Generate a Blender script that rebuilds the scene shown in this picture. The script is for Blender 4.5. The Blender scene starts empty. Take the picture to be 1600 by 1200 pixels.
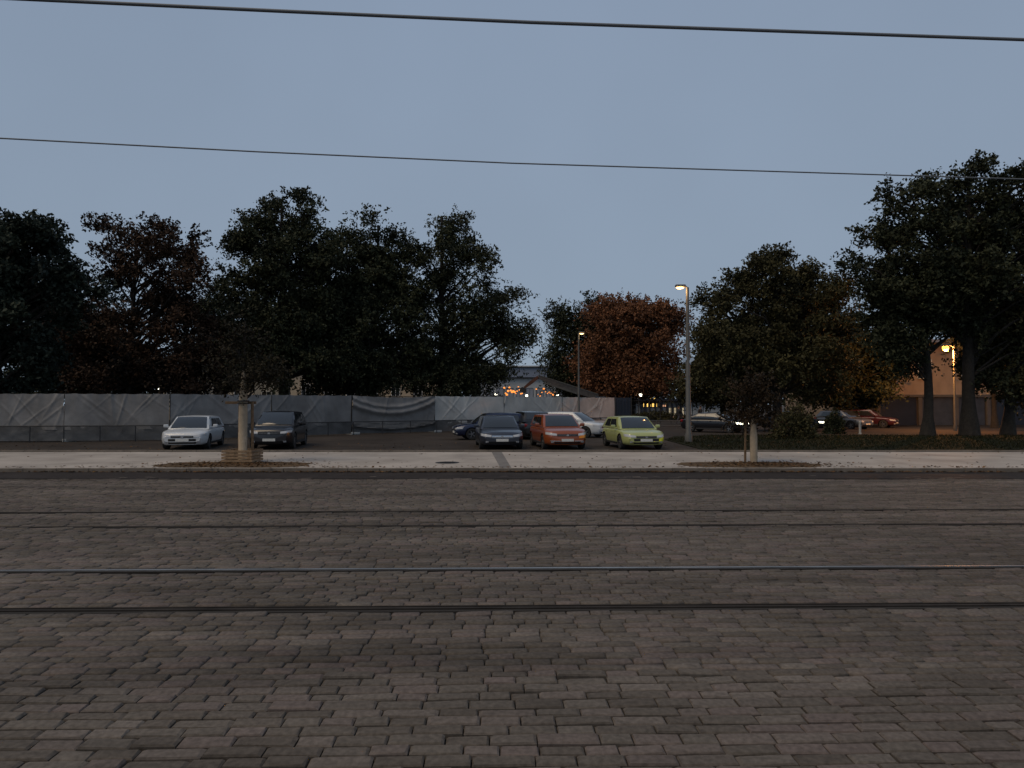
import bpy, bmesh, math, random
import numpy as np
from mathutils import Vector, Matrix

# ------------------------------------------------------------------ camera, sky, sun, exposure
sc = bpy.context.scene
COL = sc.collection
R = math.radians
F, HOR, CAMH = 1060.0, 631.0, 2.1
PITCH = math.atan((HOR - 600.0) / F)
cam = bpy.data.cameras.new('camera')
cam.sensor_width = 36.0
cam.lens = 36.0 * F / 1600.0
cam.clip_start = 0.1
cam.clip_end = 3000
camo = bpy.data.objects.new('camera', cam)
camo.location = (0, 0, CAMH)
camo.rotation_euler = (R(90) + PITCH, 0, 0)
COL.objects.link(camo)
sc.camera = camo

world = bpy.data.worlds.new('World')
sc.world = world
world.use_nodes = True
wn, wl = world.node_tree.nodes, world.node_tree.links
wn.clear()
wout = wn.new('ShaderNodeOutputWorld')
bg = wn.new('ShaderNodeBackground')
sky = wn.new('ShaderNodeTexSky')
sky.sky_type = 'NISHITA'
sky.sun_disc = False
sky.sun_elevation = R(56)
sky.sun_rotation = R(235)
sky.ozone_density = 3.0
sky.dust_density = 1.0
veil = wn.new('ShaderNodeMix')          # thin even dusk overcast over the clear twilight sky
veil.data_type = 'RGBA'
veil.inputs[0].default_value = 0.94
tc = wn.new('ShaderNodeTexCoord')
sep = wn.new('ShaderNodeSeparateXYZ')
ramp = wn.new('ShaderNodeValToRGB')
ramp.color_ramp.elements[0].position = 0.0
ramp.color_ramp.elements[0].color = (2.72, 3.40, 4.24, 1)
ramp.color_ramp.elements[1].position = 0.75
ramp.color_ramp.elements[1].color = (2.36, 3.04, 4.20, 1)
noi = wn.new('ShaderNodeTexNoise')
noi.inputs['Scale'].default_value = 1.5
noi.inputs['Detail'].default_value = 4
mapn = wn.new('ShaderNodeMapRange')
mapn.inputs['To Min'].default_value = 0.82
mapn.inputs['To Max'].default_value = 1.13
vm = wn.new('ShaderNodeVectorMath')
vm.operation = 'SCALE'
wl.new(tc.outputs['Generated'], sep.inputs[0])
wl.new(tc.outputs['Generated'], noi.inputs['Vector'])
wl.new(sep.outputs['Z'], ramp.inputs['Fac'])
wl.new(noi.outputs['Fac'], mapn.inputs['Value'])
wl.new(ramp.outputs['Color'], vm.inputs[0])
wl.new(mapn.outputs[0], vm.inputs['Scale'])
wl.new(sky.outputs['Color'], veil.inputs[6])
wl.new(vm.outputs[0], veil.inputs[7])
wl.new(veil.outputs[2], bg.inputs['Color'])
bg.inputs['Strength'].default_value = 0.1
wl.new(bg.outputs[0], wout.inputs[0])

sun = bpy.data.lights.new('sun', 'SUN')
sun.energy = 1.35
sun.angle = R(40)
sun.color = (1.0, 0.78, 0.52)
suno = bpy.data.objects.new('sun', sun)
suno.rotation_euler = (R(34), 0, R(-55))
suno.location = (-25, -20, 40)
COL.objects.link(suno)

sc.view_settings.view_transform = 'Standard'
sc.view_settings.look = 'None'
sc.view_settings.gamma = 1
sc.view_settings.exposure = 0.0
sc.view_settings.use_curve_mapping = False
sc.cycles.use_denoising = True
sc.cycles.max_bounces = 6
sc.cycles.transparent_max_bounces = 8

random.seed(7)
rng = np.random.default_rng(7)


# ------------------------------------------------------------------ helpers
def at(px, py, Y):
    """point at distance Y (m) in front of the viewpoint seen at photo pixel px, py"""
    a, b = (px - 800) / F, (600 - py) / F
    c, s = math.cos(PITCH), math.sin(PITCH)
    fy = c - b * s
    return Vector((a / fy * Y, Y, CAMH + (s + b * c) / fy * Y))


def tag(o, label=None, cat=None, group=None, kind=None):
    if label:
        o['label'] = label
    if cat:
        o['category'] = cat
    if group:
        o['group'] = group
    if kind:
        o['kind'] = kind
    return o


def empty(name, loc=(0, 0, 0), rz=0.0):
    o = bpy.data.objects.new(name, None)
    o.location = loc
    o.rotation_euler = (0, 0, rz)
    o.empty_display_size = 0.3
    COL.objects.link(o)
    return o


class MB:
    def __init__(s):
        s.v, s.f, s.m = [], [], []

    def add(s, vs, fs, mi=0):
        b = len(s.v)
        s.v += [tuple(v) for v in vs]
        s.f += [tuple(i + b for i in f) for f in fs]
        s.m += [mi] * len(fs)
        return s

    def box(s, c, d, rz=0.0, mi=0, bev=0.0, ry=0.0, rx=0.0):
        x, y, z = d[0] / 2, d[1] / 2, d[2] / 2
        M = Matrix.Translation(c) @ Matrix.Rotation(rz, 4, 'Z') @ Matrix.Rotation(ry, 4, 'Y') @ Matrix.Rotation(rx, 4, 'X')
        if bev <= 0:
            vs = [M @ Vector((i * x, j * y, k * z)) for i in (-1, 1) for j in (-1, 1) for k in (-1, 1)]
            fs = [(0, 1, 3, 2), (4, 6, 7, 5), (0, 4, 5, 1), (2, 3, 7, 6), (0, 2, 6, 4), (1, 5, 7, 3)]
            return s.add(vs, fs, mi)
        bm = bmesh.new()
        bmesh.ops.create_cube(bm, size=1.0)
        for v in bm.verts:
            v.co = Vector((v.co.x * d[0], v.co.y * d[1], v.co.z * d[2]))
        bmesh.ops.bevel(bm, geom=bm.edges[:], offset=bev, segments=2, affect='EDGES', profile=0.5)
        bm.verts.ensure_lookup_table()
        vs = [M @ v.co for v in bm.verts]
        fs = [[v.index for v in f.verts] for f in bm.faces]
        bm.free()
        return s.add(vs, fs, mi)

    def tube(s, pts, rad, n=8, mi=0, cap=True):
        pts = [Vector(p) for p in pts]
        if not hasattr(rad, '__len__'):
            rad = [rad] * len(pts)
        vs, fs = [], []
        for i, p in enumerate(pts):
            t = (pts[min(i + 1, len(pts) - 1)] - pts[max(i - 1, 0)]).normalized()
            u = t.cross(Vector((0, 0, 1)) if abs(t.z) < 0.9 else Vector((1, 0, 0))).normalized()
            w = t.cross(u)
            for k in range(n):
                a = 2 * math.pi * k / n
                vs.append(p + (u * math.cos(a) + w * math.sin(a)) * rad[i])
        for i in range(len(pts) - 1):
            for k in range(n):
                a, b = i * n + k, i * n + (k + 1) % n
                fs.append((a, b, b + n, a + n))
        if cap:
            fs.append(tuple(range(n))[::-1])
            fs.append(tuple(range((len(pts) - 1) * n, len(pts) * n)))
        return s.add(vs, fs, mi)

    def lathe(s, prof, n=16, axis='Z', c=(0, 0, 0), mi=0):
        vs, fs = [], []
        for (r, h) in prof:
            for k in range(n):
                a = 2 * math.pi * k / n
                if axis == 'Z':
                    p = (r * math.cos(a), r * math.sin(a), h)
                else:
                    p = (r * math.cos(a), h, r * math.sin(a))
                vs.append(Vector(c) + Vector(p))
        for i in range(len(prof) - 1):
            for k in range(n):
                a, b = i * n + k, i * n + (k + 1) % n
                fs.append((a, b, b + n, a + n))
        if prof[0][0] > 1e-4:
            fs.append(tuple(range(n))[::-1])
        if prof[-1][0] > 1e-4:
            fs.append(tuple(range((len(prof) - 1) * n, len(prof) * n)))
        return s.add(vs, fs, mi)

    def grid(s, fn, nu, nv, mi=0, u0=0, u1=1, v0=0, v1=1):
        vs = [fn(u0 + (u1 - u0) * i / nu, v0 + (v1 - v0) * j / nv) for i in range(nu + 1) for j in range(nv + 1)]
        fs = [(i * (nv + 1) + j, (i + 1) * (nv + 1) + j, (i + 1) * (nv + 1) + j + 1, i * (nv + 1) + j + 1)
              for i in range(nu) for j in range(nv)]
        return s.add(vs, fs, mi)

    def build(s, name, mats, parent=None, smooth=None, fix=True):
        me = bpy.data.meshes.new(name)
        me.from_pydata(s.v, [], s.f)
        if not isinstance(mats, (list, tuple)):
            mats = [mats]
        for m in mats:
            me.materials.append(m)
        if len(mats) > 1:
            me.polygons.foreach_set('material_index', s.m)
        if fix:
            bm = bmesh.new()
            bm.from_mesh(me)
            bmesh.ops.recalc_face_normals(bm, faces=bm.faces)
            bm.to_mesh(me)
            bm.free()
        if smooth is not None:
            me.shade_smooth()
            me.set_sharp_from_angle(angle=R(smooth))
        me.update()
        o = bpy.data.objects.new(name, me)
        COL.objects.link(o)
        if parent:
            o.parent = parent
        return o


# ------------------------------------------------------------------ materials
MATS = {}


def mat(name, col, rough=0.8, metal=0.0, noise=None, bump=None, emit=None, spec=0.5, coat=0.0, var=None):
    """noise=(scale, darker, lighter), bump=(scale, strength, distance), var = per object random amount"""
    m = bpy.data.materials.new(name)
    m.use_nodes = True
    nt = m.node_tree
    b = nt.nodes['Principled BSDF']
    b.inputs['Base Color'].default_value = (*col, 1)
    b.inputs['Roughness'].default_value = rough
    b.inputs['Metallic'].default_value = metal
    b.inputs['Specular IOR Level'].default_value = spec
    b.inputs['Coat Weight'].default_value = coat
    if emit:
        b.inputs['Emission Color'].default_value = (*emit[0], 1)
        b.inputs['Emission Strength'].default_value = emit[1]
    tcn = nt.nodes.new('ShaderNodeTexCoord')
    if noise:
        n = nt.nodes.new('ShaderNodeTexNoise')
        n.inputs['Scale'].default_value = noise[0]
        n.inputs['Detail'].default_value = 7
        n.inputs['Roughness'].default_value = 0.62
        nt.links.new(tcn.outputs['Object'], n.inputs['Vector'])
        r = nt.nodes.new('ShaderNodeValToRGB')
        r.color_ramp.elements[0].position = 0.3
        r.color_ramp.elements[1].position = 0.7
        r.color_ramp.elements[0].color = (*[c * noise[1] for c in col], 1)
        r.color_ramp.elements[1].color = (*[min(1, c * noise[2]) for c in col], 1)
        nt.links.new(n.outputs['Fac'], r.inputs['Fac'])
        src = r.outputs['Color']
        if var:
            oi = nt.nodes.new('ShaderNodeObjectInfo')
            hs = nt.nodes.new('ShaderNodeHueSaturation')
            mr = nt.nodes.new('ShaderNodeMapRange')
            mr.inputs['To Min'].default_value = 1 - var
            mr.inputs['To Max'].default_value = 1 + var
            nt.links.new(oi.outputs['Random'], mr.inputs['Value'])
            nt.links.new(mr.outputs[0], hs.inputs['Value'])
            nt.links.new(src, hs.inputs['Color'])
            src = hs.outputs['Color']
        nt.links.new(src, b.inputs['Base Color'])
    if bump:
        n2 = nt.nodes.new('ShaderNodeTexNoise')
        n2.inputs['Scale'].default_value = bump[0]
        n2.inputs['Detail'].default_value = 6
        nt.links.new(tcn.outputs['Object'], n2.inputs['Vector'])
        bp = nt.nodes.new('ShaderNodeBump')
        bp.inputs['Strength'].default_value = bump[1]
        bp.inputs['Distance'].default_value = bump[2]
        nt.links.new(n2.outputs['Fac'], bp.inputs['Height'])
        nt.links.new(bp.outputs[0], b.inputs['Normal'])
    MATS[name] = m
    return m


def leaf_mat(name, c1, c2, c3=None):
    m = bpy.data.materials.new(name)
    m.use_nodes = True
    nt = m.node_tree
    b = nt.nodes['Principled BSDF']
    at_ = nt.nodes.new('ShaderNodeAttribute')
    at_.attribute_name = 'tint'
    r = nt.nodes.new('ShaderNodeValToRGB')
    r.color_ramp.elements[0].color = (*c1, 1)
    r.color_ramp.elements[1].color = (*c2, 1)
    if c3:
        e = r.color_ramp.elements.new(0.85)
        e.color = (*c3, 1)
    nt.links.new(at_.outputs['Fac'], r.inputs['Fac'])
    nt.links.new(r.outputs['Color'], b.inputs['Base Color'])
    b.inputs['Roughness'].default_value = 0.65
    b.inputs['Specular IOR Level'].default_value = 0.12
    return m


M = MATS
mat('soil', (0.07, 0.06, 0.05), 0.95, spec=0.12, noise=(0.6, 0.6, 1.3), bump=(6, 0.4, 0.05))
mat('joint', (0.022, 0.019, 0.016), 0.95, spec=0.12, noise=(3, 0.7, 1.4), bump=(40, 0.5, 0.01))
mat('asphalt_strip', (0.034, 0.028, 0.025), 0.85, spec=0.12, noise=(1.2, 0.75, 1.2), bump=(60, 0.4, 0.006))
mat('pavement', (0.39, 0.35, 0.31), 0.85, spec=0.12, noise=(0.45, 0.62, 1.12), bump=(30, 0.25, 0.005))
mat('kerb', (0.17, 0.145, 0.12), 0.8, spec=0.12, noise=(2.5, 0.7, 1.15), bump=(25, 0.3, 0.005))
mat('patch', (0.17, 0.16, 0.15), 0.9, spec=0.12, noise=(2, 0.8, 1.2), bump=(50, 0.4, 0.005))
mat('parking', (0.040, 0.033, 0.028), 0.92, spec=0.12, noise=(0.35, 0.7, 1.35), bump=(14, 0.5, 0.02))
mat('mulch', (0.10, 0.068, 0.040), 0.95, spec=0.12, noise=(5, 0.5, 1.5), bump=(14, 1.0, 0.05))
mat('lawn', (0.013, 0.0135, 0.005), 0.95, spec=0.12, noise=(0.8, 0.6, 1.3), bump=(12, 0.8, 0.04))
mat('iron', (0.03, 0.028, 0.027), 0.6, metal=0.6, noise=(8, 0.7, 1.3))
mat('steel', (0.55, 0.51, 0.47), 0.42, metal=1.0, noise=(1.5, 0.7, 1.1))
mat('worn_steel', (0.075, 0.065, 0.056), 0.85, spec=0.15, noise=(2.5, 0.6, 1.3))
mat('bitumen', (0.030, 0.026, 0.022), 0.9, spec=0.2)
mat('dull_steel', (0.034, 0.029, 0.025), 0.85, spec=0.15, metal=0.0, noise=(2.5, 0.6, 1.3))
mat('wire', (0.17, 0.18, 0.19), 0.7, metal=0.2)
mat('galv', (0.11, 0.108, 0.10), 0.6, metal=0.3, noise=(4, 0.8, 1.15))
mat('dark_metal', (0.035, 0.035, 0.037), 0.55, metal=0.3)
mat('bark', (0.022, 0.018, 0.014), 0.95, noise=(5, 0.5, 1.5), bump=(14, 0.9, 0.05))
mat('wrap', (0.38, 0.30, 0.21), 0.85, noise=(7, 0.75, 1.1), bump=(35, 0.4, 0.006))
mat('stake', (0.17, 0.105, 0.055), 0.85, noise=(9, 0.6, 1.3), bump=(30, 0.5, 0.006))
mat('slat', (0.23, 0.15, 0.085), 0.85, noise=(9, 0.6, 1.3), bump=(30, 0.5, 0.006), var=0.25)
mat('tarp', (0.215, 0.205, 0.195), 0.5, noise=(0.9, 0.62, 1.15), bump=(4, 0.35, 0.03), spec=0.35, var=0.12)
mat('tarp_clean', (0.56, 0.545, 0.505), 0.5, noise=(0.55, 0.62, 1.08), bump=(4, 0.3, 0.03), spec=0.35)
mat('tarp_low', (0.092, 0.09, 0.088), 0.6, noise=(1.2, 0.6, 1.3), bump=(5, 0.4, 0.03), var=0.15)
mat('navy', (0.010, 0.018, 0.034), 0.5, noise=(2, 0.8, 1.2))
mat('beige_wall', (0.46, 0.38, 0.28), 0.9, noise=(0.5, 0.8, 1.1), bump=(18, 0.2, 0.01))
mat('grey_wall', (0.27, 0.285, 0.32), 0.85, noise=(0.3, 0.8, 1.1))
mat('hall_roof', (0.19, 0.215, 0.27), 0.55, noise=(0.12, 0.85, 1.1))
mat('pale_wall', (0.42, 0.42, 0.41), 0.85, noise=(0.3, 0.8, 1.1))
mat('plaster', (0.34, 0.25, 0.18), 0.9, noise=(0.8, 0.75, 1.1), bump=(20, 0.25, 0.01))
mat('blue_panel', (0.045, 0.05, 0.062), 0.55, noise=(1.3, 0.7, 1.25))
mat('dark_panel', (0.014, 0.016, 0.026), 0.5, noise=(1.3, 0.7, 1.25))
mat('column', (0.10, 0.088, 0.078), 0.8, noise=(2, 0.8, 1.15))
mat('win_glass', (0.02, 0.024, 0.03), 0.08, spec=0.7)
mat('lit_yellow', (0.6, 0.4, 0.1), 0.6, emit=((1.0, 0.60, 0.14), 1.6))
mat('lit_pink', (0.6, 0.4, 0.3), 0.6, emit=((1.0, 0.52, 0.30), 0.9))
mat('lit_cream', (0.5, 0.45, 0.35), 0.6, emit=((1.0, 0.8, 0.5), 0.28))
mat('bulb_orange', (0.8, 0.4, 0.1), 0.5, emit=((1.0, 0.30, 0.05), 1.3))
mat('bulb_white', (0.9, 0.9, 0.8), 0.5, emit=((1.0, 0.93, 0.72), 6.0))
mat('sodium', (0.9, 0.5, 0.1), 0.5, emit=((1.0, 0.40, 0.06), 4.0))
mat('warm_lens', (0.9, 0.6, 0.3), 0.5, emit=((1.0, 0.60, 0.26), 3.0))
mat('headlamp_on', (0.9, 0.9, 0.8), 0.3, emit=((1.0, 0.95, 0.70), 7.0))
mat('tyre', (0.016, 0.016, 0.016), 0.85)
mat('rim', (0.30, 0.30, 0.31), 0.35, metal=0.9)
mat('car_glass', (0.020, 0.023, 0.026), 0.06, spec=0.9)
mat('trim', (0.014, 0.014, 0.015), 0.6)
mat('lamp_glass', (0.45, 0.46, 0.47), 0.12, spec=0.8)
mat('tail', (0.25, 0.01, 0.01), 0.2)
mat('amber', (0.75, 0.26, 0.03), 0.25, coat=0.5)
mat('plate', (0.62, 0.62, 0.58), 0.5, noise=(20, 0.75, 1.05))
mat('chrome', (0.55, 0.56, 0.58), 0.2, metal=0.9)
mat('yellow_trim', (0.62, 0.62, 0.03), 0.5)
mat('boom', (0.07, 0.062, 0.056), 0.5, noise=(3, 0.6, 1.4))
mat('boom_orange', (0.10, 0.036, 0.016), 0.5, noise=(3, 0.7, 1.2))
mat('white_paint', (0.62, 0.62, 0.60), 0.6, noise=(6, 0.8, 1.05))
mat('green_sign', (0.10, 0.19, 0.05), 0.5)
mat('concrete', (0.42, 0.41, 0.38), 0.85, noise=(2, 0.8, 1.1), bump=(20, 0.3, 0.01))
mat('jacket', (0.018, 0.018, 0.022), 0.85)
mat('trousers', (0.03, 0.033, 0.045), 0.85)
mat('skin', (0.38, 0.24, 0.17), 0.6)
mat('hair', (0.02, 0.014, 0.01), 0.7)
mat('coat_b', (0.06, 0.05, 0.05), 0.85)


def paint(name, col, metal=0.25):
    m = mat(name, col, 0.32, metal=metal, coat=0.6, noise=(1.5, 0.93, 1.05))
    m.node_tree.nodes['Principled BSDF'].inputs['Coat Roughness'].default_value = 0.08
    return m


paint('p_white', (0.52, 0.54, 0.55), 0.0)
paint('p_black', (0.010, 0.010, 0.013), 0.2)
paint('p_slate', (0.030, 0.036, 0.050), 0.35)
paint('p_red', (0.26, 0.062, 0.017), 0.2)
paint('p_lime', (0.37, 0.40, 0.15), 0.1)
paint('p_blue', (0.008, 0.014, 0.045), 0.3)
paint('p_dark', (0.014, 0.015, 0.018), 0.3)
paint('p_silver', (0.11, 0.11, 0.115), 0.4)
paint('p_maroon', (0.06, 0.010, 0.013), 0.2)

L_green = leaf_mat('leaf_green', (0.0167, 0.0207, 0.0123), (0.0536, 0.0578, 0.0289))
L_teal = leaf_mat('leaf_teal', (0.0128, 0.0189, 0.0158), (0.0317, 0.0413, 0.0286))
L_brown = leaf_mat('leaf_brown', (0.0143, 0.0119, 0.0095), (0.0522, 0.0333, 0.0214), (0.0760, 0.0428, 0.0261))
L_rust = leaf_mat('leaf_rust', (0.0736, 0.0368, 0.0207), (0.1886, 0.0828, 0.0414), (0.2185, 0.0920, 0.0414))
L_olive = leaf_mat('leaf_olive', (0.0269, 0.0269, 0.0136), (0.0843, 0.0743, 0.0321))
L_young = leaf_mat('leaf_young', (0.012, 0.010, 0.006), (0.042, 0.034, 0.018))
L_youngb = leaf_mat('leaf_young_brown', (0.016, 0.011, 0.006), (0.048, 0.030, 0.015))
L_fallen = leaf_mat('leaf_fallen', (0.05, 0.028, 0.013), (0.17, 0.095, 0.035), (0.12, 0.06, 0.022))
L_grass = leaf_mat('leaf_grass', (0.008, 0.009, 0.003), (0.022, 0.023, 0.008))

# sett material: colour varies from stone to stone (mesh attribute or object random)
ms = bpy.data.materials.new('sett')
ms.use_nodes = True
nt = ms.node_tree
b = nt.nodes['Principled BSDF']
a1 = nt.nodes.new('ShaderNodeAttribute')
a1.attribute_name = 'tint'
oi = nt.nodes.new('ShaderNodeObjectInfo')
ad = nt.nodes.new('ShaderNodeMath')
ad.operation = 'ADD'
fr = nt.nodes.new('ShaderNodeMath')
fr.operation = 'FRACT'
nt.links.new(a1.outputs['Fac'], ad.inputs[0])
nt.links.new(oi.outputs['Random'], ad.inputs[1])
nt.links.new(ad.outputs[0], fr.inputs[0])
rp = nt.nodes.new('ShaderNodeValToRGB')
rp.color_ramp.elements[0].color = (0.088, 0.074, 0.061, 1)
rp.color_ramp.elements[1].color = (0.132, 0.114, 0.096, 1)
e = rp.color_ramp.elements.new(0.5)
e.color = (0.108, 0.093, 0.078, 1)
e = rp.color_ramp.elements.new(0.8)
e.color = (0.124, 0.099, 0.088, 1)
nt.links.new(fr.outputs[0], rp.inputs['Fac'])
geo = nt.nodes.new('ShaderNodeNewGeometry')
n1 = nt.nodes.new('ShaderNodeTexNoise')
n1.inputs['Scale'].default_value = 26
n1.inputs['Detail'].default_value = 6
n2 = nt.nodes.new('ShaderNodeTexNoise')
n2.inputs['Scale'].default_value = 1.0
n2.inputs['Detail'].default_value = 6
nt.links.new(geo.outputs['Position'], n1.inputs['Vector'])
stretch = nt.nodes.new('ShaderNodeVectorMath')      # stains drawn out along the track
stretch.operation = 'MULTIPLY'
stretch.inputs[1].default_value = (0.22, 1.5, 1.0)
nt.links.new(geo.outputs['Position'], stretch.inputs[0])
nt.links.new(stretch.outputs[0], n2.inputs['Vector'])
m1 = nt.nodes.new('ShaderNodeMapRange')
m1.inputs['From Min'].default_value = 0.3
m1.inputs['From Max'].default_value = 0.7
m1.inputs['To Min'].default_value = 0.72
m1.inputs['To Max'].default_value = 1.22
m2 = nt.nodes.new('ShaderNodeMapRange')
m2.inputs['From Min'].default_value = 0.3
m2.inputs['From Max'].default_value = 0.7
m2.inputs['To Min'].default_value = 0.66
m2.inputs['To Max'].default_value = 1.22
nt.links.new(n1.outputs['Fac'], m1.inputs['Value'])
nt.links.new(n2.outputs['Fac'], m2.inputs['Value'])
mu = nt.nodes.new('ShaderNodeMath')
mu.operation = 'MULTIPLY'
nt.links.new(m1.outputs[0], mu.inputs[0])
nt.links.new(m2.outputs[0], mu.inputs[1])
vs_ = nt.nodes.new('ShaderNodeVectorMath')
vs_.operation = 'SCALE'
nt.links.new(rp.outputs['Color'], vs_.inputs[0])
nt.links.new(mu.outputs[0], vs_.inputs['Scale'])
nt.links.new(vs_.outputs[0], b.inputs['Base Color'])
b.inputs['Roughness'].default_value = 0.78
b.inputs['Specular IOR Level'].default_value = 0.15
bp = nt.nodes.new('ShaderNodeBump')
bp.inputs['Strength'].default_value = 0.5
bp.inputs['Distance'].default_value = 0.008
nt.links.new(n1.outputs['Fac'], bp.inputs['Height'])
nt.links.new(bp.outputs[0], b.inputs['Normal'])
MATS['sett'] = ms


# ------------------------------------------------------------------ ground, tram bed, road, pavement
def sheet(name, pts, z, m, sub=0):
    mb = MB()
    mb.add([(x, y, z) for x, y in pts], [tuple(range(len(pts)))])
    o = mb.build(name, m)
    return tag(o, kind='structure')


sheet('ground', [(-700, -300), (700, -300), (700, 900), (-700, 900)], -0.10, M['soil'])
bed = sheet('tram_bed', [(-60, -14), (60, -14), (60, 21), (-60, 21)], -0.032, M['joint'])

TH = R(1.1)                              # the track runs a touch askew to the view
ct, st = math.cos(TH), math.sin(TH)
RAILV = [7.09, 8.70, 11.78, 13.40]       # distances of the four running rails


def rot(u, v):
    return u * ct - v * st, u * st + v * ct


PROTO = []
for k in range(5):                        # five sett shapes, unit footprint scaled per stone
    mb = MB()
    rr = random.Random(k)
    j = lambda a: rr.uniform(-a, a)
    top = [(-0.45 + j(.03), -0.42 + j(.04)), (0.45 + j(.03), -0.42 + j(.04)), (0.45 + j(.03), 0.42 + j(.04)), (-0.45 + j(.03), 0.42 + j(.04))]
    bot = [(-0.5, -0.5), (0.5, -0.5), (0.5, 0.5), (-0.5, 0.5)]
    vs = [(x * 1.0, y, 0.0 + j(.004)) for x, y in top] + [(x, y, -0.012) for x, y in bot] + [(x, y, -0.06) for x, y in bot] + [(0, 0, 0.004)]
    fs = [(0, 1, 12), (1, 2, 12), (2, 3, 12), (3, 0, 12)]
    for q in range(4):
        n = (q + 1) % 4
        fs += [(4 + q, 4 + n, n, q), (8 + q, 8 + n, 4 + n, 4 + q)]
    PROTO.append((np.array(vs), fs))

stones = []
v = -1.0
row = 0
while v < 19.6:
    d = random.uniform(0.118, 0.146)
    vc = v + d / 2
    bad = any(abs(vc - r) < d / 2 + 0.09 for r in RAILV)
    if bad:
        r_ = min(RAILV, key=lambda q: abs(q - vc))
        lo, hi = r_ - 0.09, r_ + 0.09
        if v < lo - 0.07:
            d = lo - v
            vc = v + d / 2
        else:
            v = hi
            continue
    half = 0.80 * max(vc, 0.5) + 3.2
    u = -half + random.uniform(0, 0.2)
    while u < half:
        l = random.uniform(0.20, 0.40)
        stones.append((u + l / 2, vc, l - 0.008, d - 0.021))
        u += l
    v += d
    row += 1

vis = []
for i, (u, vv, l, d) in enumerate(stones):
    x, y = rot(u, vv)
    if y > 3.72 and abs(x) < 0.755 * y + 0.1:
        vis.append((y, i))
vis.sort()
single = set(i for _, i in vis[:300])
smesh = []
for k in range(5):
    me = bpy.data.meshes.new('sett')
    me.from_pydata([tuple(p) for p in PROTO[k][0]], [], PROTO[k][1])
    me.materials.append(ms)
    smesh.append(me)
AV, AF, AT = [], [], []
base = 0
ftmpl = [np.array([list(f) for f in PROTO[0][1] if len(f) == 3]), np.array([list(f) for f in PROTO[0][1] if len(f) == 4])]
TRI, QUAD = [], []
for i, (u, vv, l, d) in enumerate(stones):
    x, y = rot(u, vv)
    z = random.gauss(0, 0.0045) + .007 * math.sin(x * 1.1 + y * .7) * math.sin(y * 1.9 - x * .3)
    yaw = TH + random.gauss(0, 0.012)
    k = random.randrange(5)
    if i in single:
        o = bpy.data.objects.new('sett', smesh[k])
        o.location = (x, y, z)
        o.rotation_euler = (random.gauss(0, 0.018), random.gauss(0, 0.012), yaw)
        o.scale = (l, d, 1)
        o.parent = bed
        COL.objects.link(o)
    else:
        P = PROTO[k][0]
        c, s = math.cos(yaw), math.sin(yaw)
        xs, ys = P[:, 0] * l, P[:, 1] * d
        tx, ty = random.gauss(0, 0.012), random.gauss(0, 0.018)
        AV.append(np.stack([x + xs * c - ys * s, y + xs * s + ys * c, z + P[:, 2] + xs * tx + ys * ty], 1))
        AT.append(np.full(13, random.random()))
        TRI.append(ftmpl[0] + base)
        QUAD.append(ftmpl[1] + base)
        base += 13


def np_mesh(name, V, faces_by_n, m, tint=None, parent=None, smooth=False):
    """V (n,3); faces_by_n list of (k, array (m,k))"""
    me = bpy.data.meshes.new(name)
    V = np.asarray(V, np.float32)
    me.vertices.add(len(V))
    me.vertices.foreach_set('co', V.ravel())
    loops = np.concatenate([a.ravel() for _, a in faces_by_n]).astype(np.int32)
    tot = np.concatenate([np.full(len(a), k) for k, a in faces_by_n]).astype(np.int32)
    start = np.concatenate([[0], np.cumsum(tot)[:-1]]).astype(np.int32)
    me.loops.add(len(loops))
    me.loops.foreach_set('vertex_index', loops)
    me.polygons.add(len(tot))
    me.polygons.foreach_set('loop_start', start)
    me.update(calc_edges=True)
    if tint is not None:
        a = me.attributes.new('tint', 'FLOAT', 'POINT')
        a.data.foreach_set('value', np.asarray(tint, np.float32))
    me.materials.append(m)
    me.validate()
    o = bpy.data.objects.new(name, me)
    COL.objects.link(o)
    if parent:
        o.parent = parent
    return o


o = np_mesh('setts', np.concatenate(AV), [(3, np.concatenate(TRI)), (4, np.concatenate(QUAD))], ms, np.concatenate(AT), bed)
tag(o, kind='stuff')

rail_lab = ['dull rail set in the setts, nearest to the bottom edge',
            'polished pale rail in the setts, second from the bottom edge',
            'dark rail in the setts, second from the grey asphalt strip',
            'thin rail in the setts, closest to the grey asphalt strip']
for k, vr in enumerate(RAILV):
    e_ = empty('tram_rail', (0, 0, 0))
    tag(e_, rail_lab[k], 'rail', 'tram rails set in the stone setts')
    a, bb = rot(-60, vr), rot(60, vr)

    def strip(name, v0, v1, z0, z1, m):
        mb = MB()
        p = [rot(-60, v0), rot(60, v0), rot(60, v1), rot(-60, v1)]
        mb.add([(x, y, z0) for x, y in p] + [(x, y, z1) for x, y in p],
               [(0, 3, 2, 1), (4, 5, 6, 7), (0, 1, 5, 4), (1, 2, 6, 5), (2, 3, 7, 6), (3, 0, 4, 7)])
        return mb.build(name, m, e_)
    sg = 1 if k % 2 == 0 else -1         # the groove lies on the inside of each pair
    strip('rail_head', vr - 0.026 * sg - 0.022, vr - 0.026 * sg + 0.022, -0.05, 0.007 if k == 1 else 0.003, M['steel'] if k == 1 else (M['worn_steel'] if k == 3 else M['dull_steel']))
    if k < 3:
      strip('joint_filler', vr - 0.026 * sg - .08 * (1 if sg > 0 else -1) - .028, vr - 0.026 * sg - .08 * (1 if sg > 0 else -1) + .030, -0.05, -0.004, M['bitumen'])
    strip('groove', vr + 0.022 * sg - 0.020, vr + 0.022 * sg + 0.020, -0.05, -0.022, M['iron'])
    strip('guard_lip', vr + 0.052 * sg - 0.009, vr + 0.052 * sg + 0.009, -0.05, 0.0, M['dull_steel'])

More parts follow.
